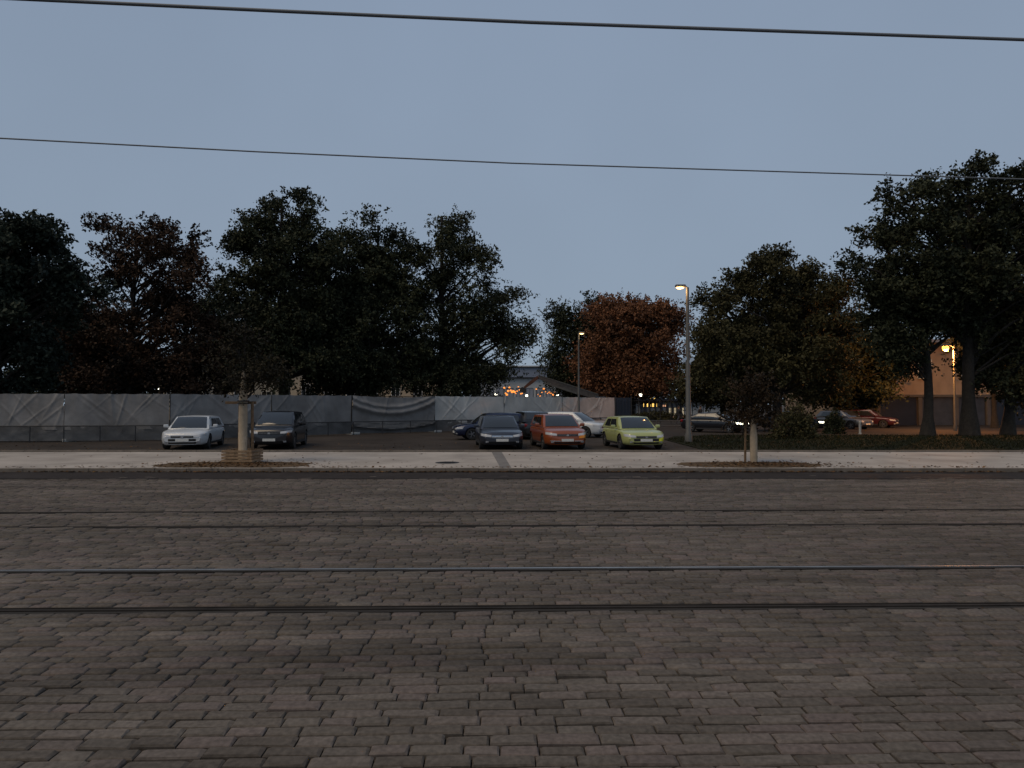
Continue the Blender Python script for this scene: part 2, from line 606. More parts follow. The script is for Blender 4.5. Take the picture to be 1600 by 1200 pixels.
sheet('road_edge_strip', [(-60, 18.98), (60, 18.98), (60, 20.86), (-60, 20.86)], 0.012, M['asphalt_strip'])
# pavement slab
mb = MB()
mb.box((0, 24.5, -0.04), (120, 6.98, 0.32))
pav = tag(mb.build('pavement', M['pavement']), kind='structure')


def kerb(name, y0, y1, z0, z1, x0, x1, step, m):
    mb = MB()
    x = x0
    while x < x1:
        l = step * random.uniform(0.96, 1.04)
        mb.box((x + l / 2, (y0 + y1) / 2 + random.gauss(0, .004), (z0 + z1) / 2 + random.gauss(0, .003)), (l - 0.012, y1 - y0, z1 - z0), bev=0.012)
        x += l
    return tag(mb.build(name, m), kind='structure')


kerb('kerb', 20.86, 21.0, -0.08, 0.126, -32, 32, 1.0, M['kerb'])
sheet('parking_lot', [(-120, 28.0), (140, 28.0), (140, 260), (-120, 260)], 0.16, M['parking'])
kerb('parking_kerb', 28.0, 28.16, 0.0, 0.19, -40, 44, 1.0, M['kerb'])
# dark repair strip across the pavement and a manhole cover
sheet('repair_strip', [(-0.36, 21.05), (-0.02, 21.05), (-0.42, 27.96), (-0.84, 27.96)], 0.124, M['patch'])
p = at(699, 723, 22.9)
mb = MB()
mb.lathe([(0.0, 0.012), (0.30, 0.012), (0.33, 0.010), (0.40, 0.008), (0.42, -0.02)], 28, c=(p.x, 22.9, 0.12))
for k in range(-3, 4):
    w_ = math.sqrt(max(0, 0.27 ** 2 - (k * 0.075) ** 2))
    mb.box((p.x, 22.9 + k * 0.075, 0.134), (2 * w_, 0.03, 0.006))
tag(mb.build('manhole_cover', M['iron']), 'round dark iron manhole cover in the pale pavement', 'manhole')

# lawn on the right
lawn_pts = [(8.0, 28.3), (70, 28.3), (70, 41.5), (12.5, 41.5), (9.6, 40.2), (8.2, 36.5)]
mb = MB()
n_ = len(lawn_pts)
mb.add([(x, y, 0.14) for x, y in lawn_pts] + [(x, y, 0.20) for x, y in lawn_pts],
       [tuple(range(n_, 2 * n_))] + [(i, (i + 1) % n_, n_ + (i + 1) % n_, n_ + i) for i in range(n_)])
lawn = tag(mb.build('lawn', M['lawn']), kind='structure')


# ------------------------------------------------------------------ leaf scatter helpers
def leaf_quads(C, D, N, ln, wd):
    """C centres, D direction (unit), N side (unit); pointed leaf: 4 verts"""
    ln = np.asarray(ln)[:, None]
    wd = np.asarray(wd)[:, None]
    up = np.cross(D, N)
    v0 = C - D * ln * .5
    v1 = C + N * wd * .5 + up * wd * .12
    v2 = C + D * ln * .5
    v3 = C - N * wd * .5 + up * wd * .12
    V = np.stack([v0, v1, v2, v3], 1).reshape(-1, 3)
    Fq = np.arange(len(C) * 4).reshape(-1, 4)
    return V, Fq


def unit(a):
    return a / np.maximum(np.linalg.norm(a, axis=1, keepdims=True), 1e-6)


def ground_leaves(name, spots, m, size, kind='stuff'):
    C = np.array(spots)
    n = len(C)
    a = rng.uniform(0, 6.28, n)
    D = np.stack([np.cos(a), np.sin(a), rng.normal(0, .18, n)], 1)
    N = np.stack([-np.sin(a), np.cos(a), rng.normal(0, .25, n)], 1)
    s = rng.uniform(size[0], size[1], n)
    V, Fq = leaf_quads(C, unit(D), unit(N), s, s * .7)
    o = np_mesh(name, V, [(4, Fq)], m, np.repeat(rng.uniform(0, 1, n), 4))
    return tag(o, kind=kind)


# grass blades
n = 26000
gx = rng.uniform(8.2, 42, n)
gy = rng.uniform(28.35, 41.4, n)
keep = gx > 8.2 + np.maximum(0, (gy - 36.5)) * 0.75
gx, gy = gx[keep], gy[keep]
n = len(gx)
h = rng.uniform(0.05, 0.13, n)
a = rng.uniform(0, 6.28, n)
dx, dy = np.cos(a) * .02, np.sin(a) * .02
B = np.stack([gx, gy, np.full(n, .195)], 1)
V = np.stack([B + np.stack([dx, dy, 0 * dx], 1), B - np.stack([dx, dy, 0 * dx], 1),
              B + np.stack([rng.normal(0, .04, n), rng.normal(0, .04, n), h], 1)], 1).reshape(-1, 3)
g = np_mesh('grass', V, [(3, np.arange(n * 3).reshape(-1, 3))], L_grass, np.repeat(rng.uniform(0, 1, n), 3))
tag(g, 'short dark grass covering the lawn right of the cars', 'grass', kind='stuff')


# ------------------------------------------------------------------ trees
def make_tree(name, label, base, blobs, trunk_r, trunk_top, m, nclump, nspray, nleaf, leaf, seed, spray=1.0,
              group='trees behind the car park', lean=0.0, bark='bark', shell=0.55, fill=0.0):
    """blobs: (x, z, rx, rz) ellipsoids relative to the base (depth radius = rx)"""
    r = np.random.default_rng(seed)
    t = empty(name, base)
    tag(t, label, 'tree', group)
    w = np.array([bl[2] * bl[2] * bl[3] for bl in blobs]) ** 0.75
    w = w / w.sum()
    cl = []
    for k in range(nclump):
        bl = blobs[r.choice(len(blobs), p=w)]
        d = r.normal(size=3)
        d /= np.linalg.norm(d)
        rad = r.uniform(shell, 1.0) ** 0.6
        rad = rad if r.random() < .75 else r.uniform(.15, .7)
        yd = bl[4] if len(bl) > 4 else bl[2] * .8
        cl.append((bl[0] + d[0] * bl[2] * rad, d[1] * yd * rad, bl[1] + d[2] * bl[3] * rad))
    cl = np.array(cl)
    # trunk and limbs
    mb = MB()
    H = trunk_top
    tp = []
    wob = [r.normal(0, .06 * H * .12) for _ in range(2)]
    for i in range(9):
        f_ = i / 8
        tp.append(Vector((lean * f_ * H + wob[0] * math.sin(f_ * 5), wob[1] * math.sin(f_ * 4 + 1), f_ * H)))
    rads = [trunk_r * (1.55 if i == 0 else 1.0) * (1 - .78 * (i / 8)) for i in range(9)]
    mb.tube(tp, rads, 10)
    for c in cl:
        q = np.clip((c[2] - 0.35 * math.hypot(c[0], c[1]) - .10 * H) / H, .22, .97)
        fi = q * 8
        i0 = min(int(fi), 7)
        s0 = tp[i0].lerp(tp[i0 + 1], fi - i0)
        e0 = Vector(c)
        L = (e0 - s0).length
        mid = s0.lerp(e0, .45) + Vector((r.normal(0, .06 * L), r.normal(0, .06 * L), .07 * L + r.normal(0, .04 * L)))
        mid2 = s0.lerp(e0, .75) + Vector((r.normal(0, .05 * L), r.normal(0, .05 * L), .06 * L))
        r0 = min(trunk_r * (1 - .78 * q) * .55, .018 * L + .02)
        mb.tube([s0, mid, mid2, e0], [r0, r0 * .66, r0 * .42, r0 * .12], 5, cap=False)
    mb.build('trunk', M[bark], t, smooth=60, fix=False)
    # leaves sit along short sprays that leave each limb end
    nC = len(cl)
    ctr = cl.mean(0)
    C = np.repeat(cl, nspray, 0)
    out = unit(C - ctr + np.array([0, 0, .5]))
    d = unit(r.normal(size=(len(C), 3)) * np.array([1, 1, .65]) + out * .55)
    st_ = C + r.normal(size=C.shape) * spray * np.array([.40, .40, .30])
    ln = r.uniform(.4, 1.1, len(C)) * spray
    tt = np.linspace(.1, 1, nleaf)
    ctint = np.repeat(np.clip(r.normal(.45, .22, nC), 0, 1), nspray)
    P = st_[:, None, :] + d[:, None, :] * (ln[:, None] * tt[None])[:, :, None]
    P[:, :, 2] -= (tt[None] ** 2) * (ln * .28)[:, None]
    P = P.reshape(-1, 3) + r.normal(size=(len(C) * nleaf, 3)) * leaf * .45
    D = unit(np.repeat(d, nleaf, 0) * .6 + r.normal(size=P.shape) * .75)
    N = unit(np.cross(D, r.normal(size=P.shape)))
    lsz = r.uniform(.65, 1.35, len(P)) * leaf
    tint = np.clip(np.repeat(ctint, nleaf) + r.normal(0, .16, len(P)), 0, 1)
    V, Fq = leaf_quads(P, D, N, lsz, lsz * .56)
    np_mesh('crown', V, [(4, Fq)], m, np.repeat(tint, 4), t)
    return t


def blobs_px(base, Y, lst):
    """crown ellipsoids given in photo pixels (cx, cy, rx, ry) at the tree's own distance Y -> metres from its base"""
    out = []
    for (cx, cy, rx, ry) in lst:
        c = at(cx, cy, Y)
        out.append((c.x - base[0], c.z - base[2], rx / F * Y, ry / F * Y))
    return out


GZ = 0.16
TREES = [
    # name, label, px of trunk, Y, blobs px, trunk r, material, nclump, nspray, nleaf, leaf, seed
    ('broadleaf_tree', 'dark bluish green tree filling the left edge, hanging over the fence end', -8, 37.5,
     [(20, 420, 95, 95), (105, 430, 50, 55), (60, 365, 60, 42), (0, 520, 105, 100), (-60, 450, 120, 120), (60, 560, 60, 55), (-40, 620, 60, 55)], .34, L_teal, 120, 26, 14, .27, 1),
    ('broadleaf_tree', 'thin brownish tree with feathery top, second crown from the left edge', 205, 47,
     [(180, 390, 58, 48), (250, 410, 72, 66), (150, 480, 80, 70), (290, 470, 60, 75), (170, 540, 95, 62), (280, 550, 80, 62), (215, 590, 115, 26)], .28, L_brown, 135, 22, 14, .25, 2),
    ('broadleaf_tree', 'tall dark tree whose pointed top is highest of the left group', 440, 50,
     [(445, 345, 58, 46), (420, 400, 68, 55), (480, 430, 70, 75), (430, 500, 85, 75), (470, 560, 85, 52), (385, 380, 32, 22)], .36, L_green, 125, 26, 15, .26, 3),
    ('broadleaf_tree', 'broad dark tree between the tallest left crown and the forked one', 585, 53,
     [(590, 375, 48, 44), (560, 430, 70, 65), (615, 450, 65, 70), (580, 530, 90, 75), (560, 585, 85, 34), (640, 390, 34, 40)], .36, L_green, 125, 26, 15, .26, 4),
    ('broadleaf_tree', 'dark tree with open forked trunks right of the left group', 690, 55,
     [(715, 355, 38, 30), (690, 400, 60, 50), (745, 425, 45, 45), (720, 480, 80, 50), (790, 470, 30, 20), (765, 545, 62, 52), (800, 520, 36, 26), (690, 560, 50, 40), (715, 595, 75, 32)], .38, L_green, 112, 24, 14, .25, 5),
    ('broadleaf_tree', 'round rust red autumn tree behind the pale fence', 985, 84,
     [(985, 500, 58, 46), (1000, 545, 68, 62), (955, 560, 52, 55), (1032, 525, 36, 52), (985, 592, 85, 28), (960, 520, 45, 50)], .42, L_rust, 130, 30, 15, .38, 6),
    ('broadleaf_tree', 'dark green tree peeking out left of the rust red tree', 905, 92,
     [(925, 500, 30, 34), (885, 505, 22, 26), (900, 555, 45, 42), (905, 590, 45, 30)], .38, L_green, 75, 26, 14, .36, 7),
    ('broadleaf_tree', 'olive green spreading tree right of the near street lamp', 1215, 47,
     [(1210, 440, 62, 42), (1140, 470, 45, 46), (1260, 480, 65, 60), (1160, 530, 72, 55), (1230, 560, 95, 60), (1120, 570, 40, 45), (1290, 440, 40, 30)], .34, L_olive, 120, 27, 15, .24, 8),
    ('broadleaf_tree', 'huge dark tree filling the upper right, trunk right of the orange lamp', 1517, 40.5,
     [(1500, 300, 62, 52), (1410, 340, 66, 52), (1570, 330, 80, 70), (1380, 420, 64, 52), (1480, 400, 100, 75), (1580, 440, 90, 80), (1440, 455, 80, 32), (1560, 540, 45, 45), (1548, 585, 26, 20)], .40, L_green, 150, 22, 14, .25, 9),
    ('broadleaf_tree', 'dark slender tree whose trunk stands left of the orange lamp', 1448, 40.8,
     [(1420, 450, 70, 42), (1395, 510, 40, 32), (1450, 480, 50, 32), (1500, 490, 40, 26), (1408, 558, 34, 26)], .31, L_green, 72, 22, 14, .25, 10),
    ('broadleaf_tree', 'dark tree at the right edge with low branches', 1573, 41.5,
     [(1600, 500, 70, 60), (1570, 560, 60, 52), (1630, 430, 90, 90), (1610, 600, 40, 32)], .31, L_olive, 85, 24, 14, .25, 11),
    ('broadleaf_tree', 'black shaded tree low behind the hoarding, below the brownish tree', 130, 60,
     [(120, 540, 80, 60), (60, 570, 60, 45), (190, 585, 70, 26)], .3, L_green, 70, 24, 14, .32, 14),
    ('broadleaf_tree', 'black shaded tree low behind the hoarding, right of the staked tree', 345, 62,
     [(340, 510, 60, 70), (370, 560, 60, 45), (300, 580, 50, 28)], .3, L_green, 70, 24, 14, .32, 15),
    ('broadleaf_tree', 'black shaded tree low behind the hoarding, between the middle crowns', 525, 64,
     [(520, 480, 60, 60), (530, 550, 80, 55), (640, 560, 50, 45)], .3, L_green, 80, 24, 14, .32, 16),
    ('broadleaf_tree', 'dim background tree just right of the orange lamp', 1555, 54,
     [(1545, 530, 42, 42), (1580, 560, 40, 30), (1600, 510, 60, 60)], .22, L_olive, 75, 24, 14, .28, 17),
    ('broadleaf_tree', 'shaded tree behind the olive tree, above the bush', 1310, 58,
     [(1310, 520, 60, 60), (1270, 570, 60, 50), (1350, 560, 55, 55), (1310, 605, 80, 24)], .30, L_green, 90, 28, 14, .32, 12),
    ('broadleaf_tree', 'dark background tree behind the dark saloon and the lamp post', 1130, 66,
     [(1120, 585, 42, 36), (1160, 600, 50, 30), (1100, 600, 40, 24), (1140, 540, 50, 40)], .28, L_olive, 70, 26, 14, .34, 13),
]
for (nm, lab, px, Y, bl, tr, lm, nc, ns, nl, lf, seed) in TREES:
    p = at(px, 640, Y)
    base = (p.x, Y, GZ)
    B_ = blobs_px(base, Y, bl)
    top = max(q[1] + q[3] * .55 for q in B_)
    make_tree(nm, lab, base, B_, tr, top, lm, int(nc * 1.15), int(ns * 1.35), nl, lf * .88, seed, spray=1.05 * Y / 50)

# ------------------------------------------------------------------ young street trees with stakes and guards
PZ = 0.12


def young_tree(px, Y, lab, blobs, m, seed, wrapped):
    p = at(px, 640, Y)
    base = (p.x, Y, PZ)
    B_ = blobs_px(base, Y, blobs)
    t = make_tree('young_tree', lab, base, B_, .065, max(q[1] for q in B_) + .3, m, 34, 9, 11, .11, seed, spray=.6,
                  group='young trees on the pavement')
    return t, base


t, b0 = young_tree(380, 23.1, 'staked young tree with pale wrapped trunk in front of the white car',
                   [(382, 545, 34, 36), (354, 570, 26, 20), (410, 578, 30, 18), (380, 592, 34, 10), (378, 515, 22, 16)], L_young, 21, True)
mb = MB()
prof = [(.165, 0.0), (.175, .45), (.165, .46), (.178, 1.0), (.168, 1.02), (.18, 1.5), (.165, 1.95), (.175, 2.0), (.155, 2.35), (.12, 2.6), (.085, 2.9), (.06, 3.1)]
mb.lathe([(r_ * .82, z_) for r_, z_ in prof], 14)
mb.build('trunk_wrap', M['wrap'], t, smooth=50)
for dx, dy in ((.29, .12), (-.24, .30)):
    mb = MB()
    mb.tube([(dx, dy, 0), (dx * .92, dy * .9, 2.05)], .05, 8)
    mb.build('stake', M['stake'], t, smooth=50)
mb = MB()
mb.box((-.18, .24, 2.02), (1.05, .07, .09), bev=.008)
mb.build('cross_bar', M['stake'], t)
for zz in (1.98, 2.06):
    mb = MB()
    mb.lathe([(.19, zz), (.20, zz + .02), (.19, zz + .04)], 14)
    mb.build('tie', M['trim'], t, smooth=60)
# slatted timber tree guard round the foot
for k in range(4):
    for side in range(4):
        mb = MB()
        ln_ = 1.02 - .03 * (k % 2)
        ang = side * math.pi / 2
        mb.box((math.cos(ang) * .50, math.sin(ang) * .50, .07 + k * .105 + .003 * side), (.03, ln_, .078), rz=ang, bev=.006)
        mb.build('guard_slat', M['slat'], t)

t, b1 = young_tree(1177, 23.0, 'bare stemmed young tree with brown crown on the right pavement',
                   [(1176, 605, 22, 22), (1160, 630, 16, 18), (1190, 640, 17, 20), (1176, 655, 18, 12)], L_youngb, 22, False)
mb = MB()
mb.lathe([(.12, .0), (.125, .4), (.12, .42), (.125, .85), (.11, 1.0), (.09, 1.2), (.07, 1.5)], 12)
mb.build('trunk_wrap', M['wrap'], t, smooth=50)
mb = MB()
mb.tube([(-.26, .1, 0), (-.23, .09, 1.5)], .04, 8)
mb.build('stake', M['stake'], t, smooth=50)

# planting pits with mulch and fallen leaves
for (xa, xb, nm) in ((245, 488, 'a'), (1058, 1282, 'b')):
    pa, pb = at(xa, 726, 22.2).x, at(xb, 726, 22.2).x
    mb = MB()
    cx, rx = (pa + pb) / 2, (pb - pa) / 2
    ring = []
    for k in range(44):
        a = 2 * math.pi * k / 44
        ca, sa = math.cos(a), math.sin(a)
        ring.append((cx + math.copysign(abs(ca) ** .6, ca) * rx * random.uniform(.93, 1.03),
                     22.15 + math.copysign(abs(sa) ** .7, sa) * 1.02 * random.uniform(.9, 1.06), .126))
    mb.add(ring + [(cx, 22.15, .15)], [(k, (k + 1) % 44, 44) for k in range(44)])
    tag(mb.build('planting_bed', M['mulch']), kind='structure')
sp = []
for (cx, n_, sx) in ((b0[0], 800, 2.2), (b1[0], 750, 2.0)):
    for k in range(n_):
        sp.append((cx + random.gauss(0, sx * .55), 22.2 + random.gauss(0, .5), .135 + random.random() * .02))
for k in range(1500):
    x = random.gauss(0, 9)
    sp.append((x, 20.84 - abs(random.gauss(0, .07)), .022 + random.random() * .02))
for k in range(420):
    sp.append((random.uniform(-22, 22), 21.1 + abs(random.gauss(0, .25)), .135))
for k in range(200):
    sp.append((random.uniform(-20, 22), random.uniform(21, 28), .13))
for k in range(500):
    sp.append((random.uniform(-24, 22), 28.35 + abs(random.gauss(0, 3.0)), .175))
for k in range(110):
    sp.append((random.uniform(8.5, 35), random.uniform(28.4, 41), .24 + random.random() * .04))
sp = [q for q in sp if not (20.86 < q[1] < 21.0)]
tag(ground_leaves('fallen_leaves', sp, L_fallen, (.06, .13)), 'brown fallen leaves along the kerb and in the tree pits', 'leaves')


# ------------------------------------------------------------------ tarpaulin hoarding
fence = empty('hoarding_fence', (0, 0, 0))
tag(fence, 'long grey tarpaulin covered construction fence behind the parked cars', 'fence')
PL = [(-27.6, 34.1), (-22.8, 34.6), (-18.0, 35.7), (-13.9, 39.2), (-10.1, 42.8), (-5.25, 46.0), (-0.6, 49.3), (3.9, 52.6), (8.45, 56.0)]
FH = 2.46
for i in range(len(PL) - 1):
    (xa, ya), (xb, yb) = PL[i], PL[i + 1]
    L_ = math.hypot(xb - xa, yb - ya)
    ux, uy = (xb - xa) / L_, (yb - ya) / L_
    nx, ny = uy, -ux                     # towards the viewer
    rr = random.Random(50 + i)
    folds = []
    for k in range(10):
        folds.append((rr.uniform(.0, 1), rr.uniform(.3, .9), rr.uniform(-1.2, 1.2), rr.uniform(.007, .022), rr.uniform(.018, .05)))
    sagd = .10 if i == 4 else .03

    def tarp(u, v_, lo=.62, hi=FH, amp=1.0):
        z = lo + (hi - lo) * v_
        off = 0.03
        for (fu, fv, sl, w_, am) in folds:
            dd = (u - fu) - (v_ - fv) * sl * .5
            off += am * .75 * amp * math.exp(-(dd / w_) ** 2) * math.exp(-((v_ - fv) / .55) ** 2)
        off += amp * .05 * math.sin(u * 9 + i) * (1 - v_) + amp * .014 * math.sin(u * 23 + v_ * 5 + i * 2) + amp * .012 * math.sin(u * 61 + i) * v_ ** 3
        if i == 4:
            arc = v_ - (.42 + 1.4 * (u - .45) ** 2)
            off += .16 * math.exp(-(arc / .10) ** 2) + .10 * math.exp(-((arc - .22) / .07) ** 2)
        z -= sagd * math.sin(u * math.pi) * v_ * (1 if i == 4 else .5) + .012 * math.sin(u * 40 + i) * v_
        return (xa + ux * u * L_ + nx * off, ya + uy * u * L_ + ny * off, GZ + z)
    mb = MB()
    mb.grid(tarp, 150, 30, u0=.004, u1=.996)
    mb.build('tarpaulin', M['tarp_clean'] if i >= 5 else M['tarp'], fence, smooth=80)
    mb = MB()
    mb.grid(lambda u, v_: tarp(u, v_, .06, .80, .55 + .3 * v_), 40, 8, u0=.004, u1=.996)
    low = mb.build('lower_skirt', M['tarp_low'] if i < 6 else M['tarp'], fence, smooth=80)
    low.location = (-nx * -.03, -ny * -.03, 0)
for i, (x, y) in enumerate(PL):
    mb = MB()
    yo = -.04 if i in (4, 5) else .06
    mb.tube([(x, y + yo, GZ), (x, y + yo, GZ + FH + .01)], .035, 8)
    mb.build('post', M['dull_steel'], fence)
    mb = MB()
    mb.box((x, y + .35, GZ + .08), (.6, .8, .15), rz=.7, bev=.02)
    mb.build('ballast_block', M['concrete'], fence)
for i in range(len(PL) - 1):
    (xa, ya), (xb, yb) = PL[i], PL[i + 1]
    mb = MB()
    mb.tube([(xa, ya + .05, GZ + FH - .04), (xb, yb + .05, GZ + FH - .04)], .022, 6)
    mb.build('top_rail', M['dull_steel'], fence)
# low steel barrier that runs in front of the hoarding
bar = empty('guard_rail', (0, 0, 0))
tag(bar, 'thin dark steel barrier rail running along the foot of the hoarding', 'barrier')
for i in range(0, len(PL) - 1):
    (xa, ya), (xb, yb) = PL[i], PL[i + 1]
    mb = MB()
    mb.tube([(xa + .2, ya - .33, GZ + .82), (xb + .2, yb - .33, GZ + .82)], .028, 8)
    mb.build('rail', M['dark_metal'], bar)
    n_ = 3
    for k in range(n_):
        f_ = k / n_
        mb = MB()
        mb.tube([(xa + (xb - xa) * f_ + .2, ya + (yb - ya) * f_ - .33, GZ), (xa + (xb - xa) * f_ + .2, ya + (yb - ya) * f_ - .33, GZ + .82)], .026, 8)
        mb.build('post', M['dark_metal'], bar)
# white block added in place of a bright streak at the far fence end
mb = MB()
for z0, w0, z1, w1 in ((0, .34, .12, .34), (.12, .34, .3, .16), (.3, .16, .62, .12)):
    mb.add([(-1.0, -w0 / 2, z0), (1.0, -w0 / 2, z0), (1.0, w0 / 2, z0), (-1.0, w0 / 2, z0), (-1.0, -w1 / 2, z1), (1.0, -w1 / 2, z1), (1.0, w1 / 2, z1), (-1.0, w1 / 2, z1)],
           [(0, 1, 5, 4), (1, 2, 6, 5), (2, 3, 7, 6), (3, 0, 4, 7), (4, 5, 6, 7)])
o = mb.build('streak_block', M['white_paint'])
o.location = (7.2, 53.6, GZ)
o.rotation_euler = (0, 0, R(30))
tag(o, 'short white block added for the bright streak at the far end of the hoarding', 'barrier')

# navy site container next to the fence end
con = empty('site_container', (9.35, 57.0, GZ), R(0))
tag(con, 'narrow dark navy site container at the right end of the hoarding', 'container')
mb = MB()
mb.box((0, 2.5, 1.28), (1.35, 5.0, 2.36))
mb.build('shell', M['navy'], con)
for k in range(5):
    mb = MB()
    mb.box((-.5 + k * .25, -.02, 1.28), (.10, .05, 2.0), bev=.01)
    mb.build('rib', M['navy'], con)
for sx in (-.66, .66):
    mb = MB()
    mb.box((sx, -.02, 1.3), (.08, .09, 2.5))
    mb.build('corner_post', M['dark_metal'], con)


# ------------------------------------------------------------------ cars
def sstep(a, b_, x):
    t_ = min(1, max(0, (x - a) / (b_ - a)))
    return t_ * t_ * (3 - 2 * t_)


WHEEL = {}


def wheel_mesh(rw, tw):
    key = (rw, tw)
    if key not in WHEEL:
        mb = MB()
        mb.lathe([(rw * .64, -tw / 2), (rw * .92, -tw / 2), (rw, -tw * .36), (rw, tw * .36), (rw * .92, tw / 2), (rw * .64, tw / 2), (rw * .64, -tw / 2)], 24, axis='Y')
        ty = mb.build('wheel', M['tyre'], smooth=40)
        mb = MB()
        mb.lathe([(rw * .65, -.02), (rw * .65, tw / 2 - .01), (rw * .58, tw / 2 - .015), (rw * .55, tw / 2 - .06), (0.0, tw / 2 - .06)], 24, axis='Y', mi=0)
        for k in range(5):
            a = 2 * math.pi * k / 5
            mb.box((math.cos(a) * rw * .31, tw / 2 - .035, math.sin(a) * rw * .31), (rw * .58, .03, rw * .17), ry=-a, mi=1)
        mb.lathe([(.0, tw / 2 - .01), (rw * .16, tw / 2 - .012), (rw * .17, tw / 2 - .05)], 12, axis='Y', mi=1)
        ri = mb.build('rim', [M['trim'], M['rim']], smooth=40)
        WHEEL[key] = (ty.data, ri.data)
        bpy.data.objects.remove(ty)
        bpy.data.objects.remove(ri)
    return WHEEL[key]


def make_car(lab, loc, rz, pm, L=4.2, W=1.78, H=1.46, style='hatch', belt=.92, hood=.88, group='cars in the car park',
             lights_on=False, grille='trim', fog=None, amber=False, plate=True, low_trim=None, mouth=.36):
    car = empty('parked_car', loc, rz)
    tag(car, lab, 'car', group)
    hw = W / 2
    xf, xr = L / 2, -L / 2
    rw = .315 if H < 1.55 else .345
    ax_f, ax_r = xf - .84, xr + .78
    cowl = xf - (1.02 if style != 'mpv' else .86)
    xA = cowl
    xB = cowl - (.78 if style != 'mpv' else .80)
    if style == 'sedan':
        xD, xC = xr + .42, xr + 1.15
        deck = belt + .05
    elif style == 'suv':
        xD, xC = xr + .06, xr + .36
        deck = belt + .02
    else:
        xD, xC = xr + .10, xr + .52
        deck = belt + .02

    def top(x):
        if x > cowl:
            f_ = (x - cowl) / (xf - cowl)
            return hood - .155 * (f_ ** 2.0)
        if x < xD:
            return deck - .16 * sstep(xD, xr, x)
        return hood + (belt - hood) * sstep(cowl, cowl - .4, x)
    xs = [xf, xf - .03, xf - .09, xf - .18, xf - .32, xf - .5, xf - .72, cowl]
    x = cowl - .2
    while x > xr + .55:
        xs.append(x)
        x -= .24
    xs += [xr + .5, xr + .3, xr + .16, xr + .07, xr + .02, xr]
    rings = []

    def profile(x):
        e_ = min(xf - x, x - xr)
        k = 1 - sstep(0, .62, e_)
        w_ = hw * (1 - .20 * k ** 1.6)
        zt = top(x)
        zl = .20 + .14 * (1 - sstep(0, .12, e_))
        if x > cowl:
            zt -= .10 * (1 - sstep(0, .07, e_))
        else:
            zt -= .12 * (1 - sstep(0, .08, e_))
        if e_ < .035:
            w_ *= .97
        zs = zt - .045
        half = [(0, zl), (.55 * w_, zl), (.86 * w_, zl + .01), (.955 * w_, zl + .07), (.985 * w_, zl + .17), (1.0 * w_, zl + .5 * (zs - zl)),
                (.993 * w_, zl + .72 * (zs - zl)), (.972 * w_, zs - .055), (.93 * w_, zs - .012), (.84 * w_, zs + .012), (.55 * w_, zt - .006), (0, zt)]
        return half
    for x in xs:
        half = profile(x)
        ring = [(x, y, z) for y, z in half] + [(x, -y, z) for y, z in half[-2:0:-1]]
        rings.append(ring)
    n = len(rings[0])
    vs = [p for r_ in rings for p in r_]
    fs = []
    for i in range(len(rings) - 1):
        for k in range(n):
            a, b_ = i * n + k, i * n + (k + 1) % n
            fs.append((a, b_, b_ + n, a + n))
    fs.append(tuple(range(n)))
    fs.append(tuple(range((len(rings) - 1) * n, len(rings) * n))[::-1])
    mb = MB()
    mb.add(vs, fs)
    body = mb.build('body', [pm, M['trim']], car, smooth=None)
    # wheel arches cut out
    cut = MB()
    for xx in (ax_f, ax_r):
        for s in (-1, 1):
            rr_ = rw + .055
            c_ = MB()
            c_.lathe([(rr_, -.2), (rr_, .2)], 28, axis='Y', c=(xx, s * (hw - .06), rw))
            cut.add(c_.v, c_.f)
    co = cut.build('cutter', M['trim'])
    bo = body.modifiers.new('b', 'BOOLEAN')
    bo.object = co
    bo.operation = 'DIFFERENCE'
    bo.solver = 'EXACT'
    co.parent = car
    bpy.context.view_layer.update()
    dg = bpy.context.evaluated_depsgraph_get()
    me = bpy.data.meshes.new_from_object(body.evaluated_get(dg))
    body.modifiers.clear()
    old = body.data
    body.data = me
    bpy.data.objects.remove(co)
    # arch liners get the dark trim
    for pl in me.polygons:
        c_ = pl.center
        for xx in (ax_f, ax_r):
            d_ = math.hypot(c_.x - xx, c_.z - rw)
            if d_ < rw + .05 and abs(c_.y) < hw - .0:
                inside = all(math.hypot(me.vertices[q].co.x - xx, me.vertices[q].co.z - rw) < rw + .06 for q in pl.vertices)
                if inside:
                    pl.material_index = 1
    me.shade_smooth()
    me.set_sharp_from_angle(angle=R(38))
    # cabin: windscreen, sides, roof, tail
    wb0, wb1 = hw * .90, hw * .89
    wr0, wr1 = hw * .71, hw * .72
    zA, zD = hood - .02, deck - .03
    zR = H - .03
    ybf, ybr = zA, zD

    def lerp(a, b_, t_):
        return Vector(a) * (1 - t_) + Vector(b_) * t_
    A1, A2 = (xA, wb0, zA), (xA, -wb0, zA)
    B1, B2 = (xB, wr0, zR - .015), (xB, -wr0, zR - .015)
    C1, C2 = (xC, wr1, zR - .04), (xC, -wr1, zR - .04)
    D1, D2 = (xD, wb1, zD), (xD, -wb1, zD)

    def patch(P00, P10, P01, P11, bul):
        def fn(u, v_, off=0.0):
            p_ = lerp(lerp(P00, P10, u), lerp(P01, P11, u), v_)
            e_ = 4 * u * (1 - u)
            g_ = 4 * v_ * (1 - v_)
            s_ = (e_ ** .5 if e_ > 0 else 0) * (g_ ** .5 if g_ > 0 else 0)
            return p_ + Vector(bul) * (s_ if off == 0 else s_) + Vector(bul).normalized() * off
        return fn
    # bulge directions
    ws = patch(A1, A2, B1, B2, (.07, 0, .05))
    rf = patch(B1, B2, C1, C2, (0, 0, .055))
    tl = patch(C1, C2, D1, D2, (-.05, 0, .02))
    sl = patch(D1, A1, C1, B1, (0, .035, .0))
    sr = patch(D2, A2, C2, B2, (0, -.035, .0))
    mb = MB()
    for fn in (ws, rf, tl, sl, sr):
        mb.grid(fn, 12, 8)
    cab = mb.build('cabin', pm, car, smooth=None)
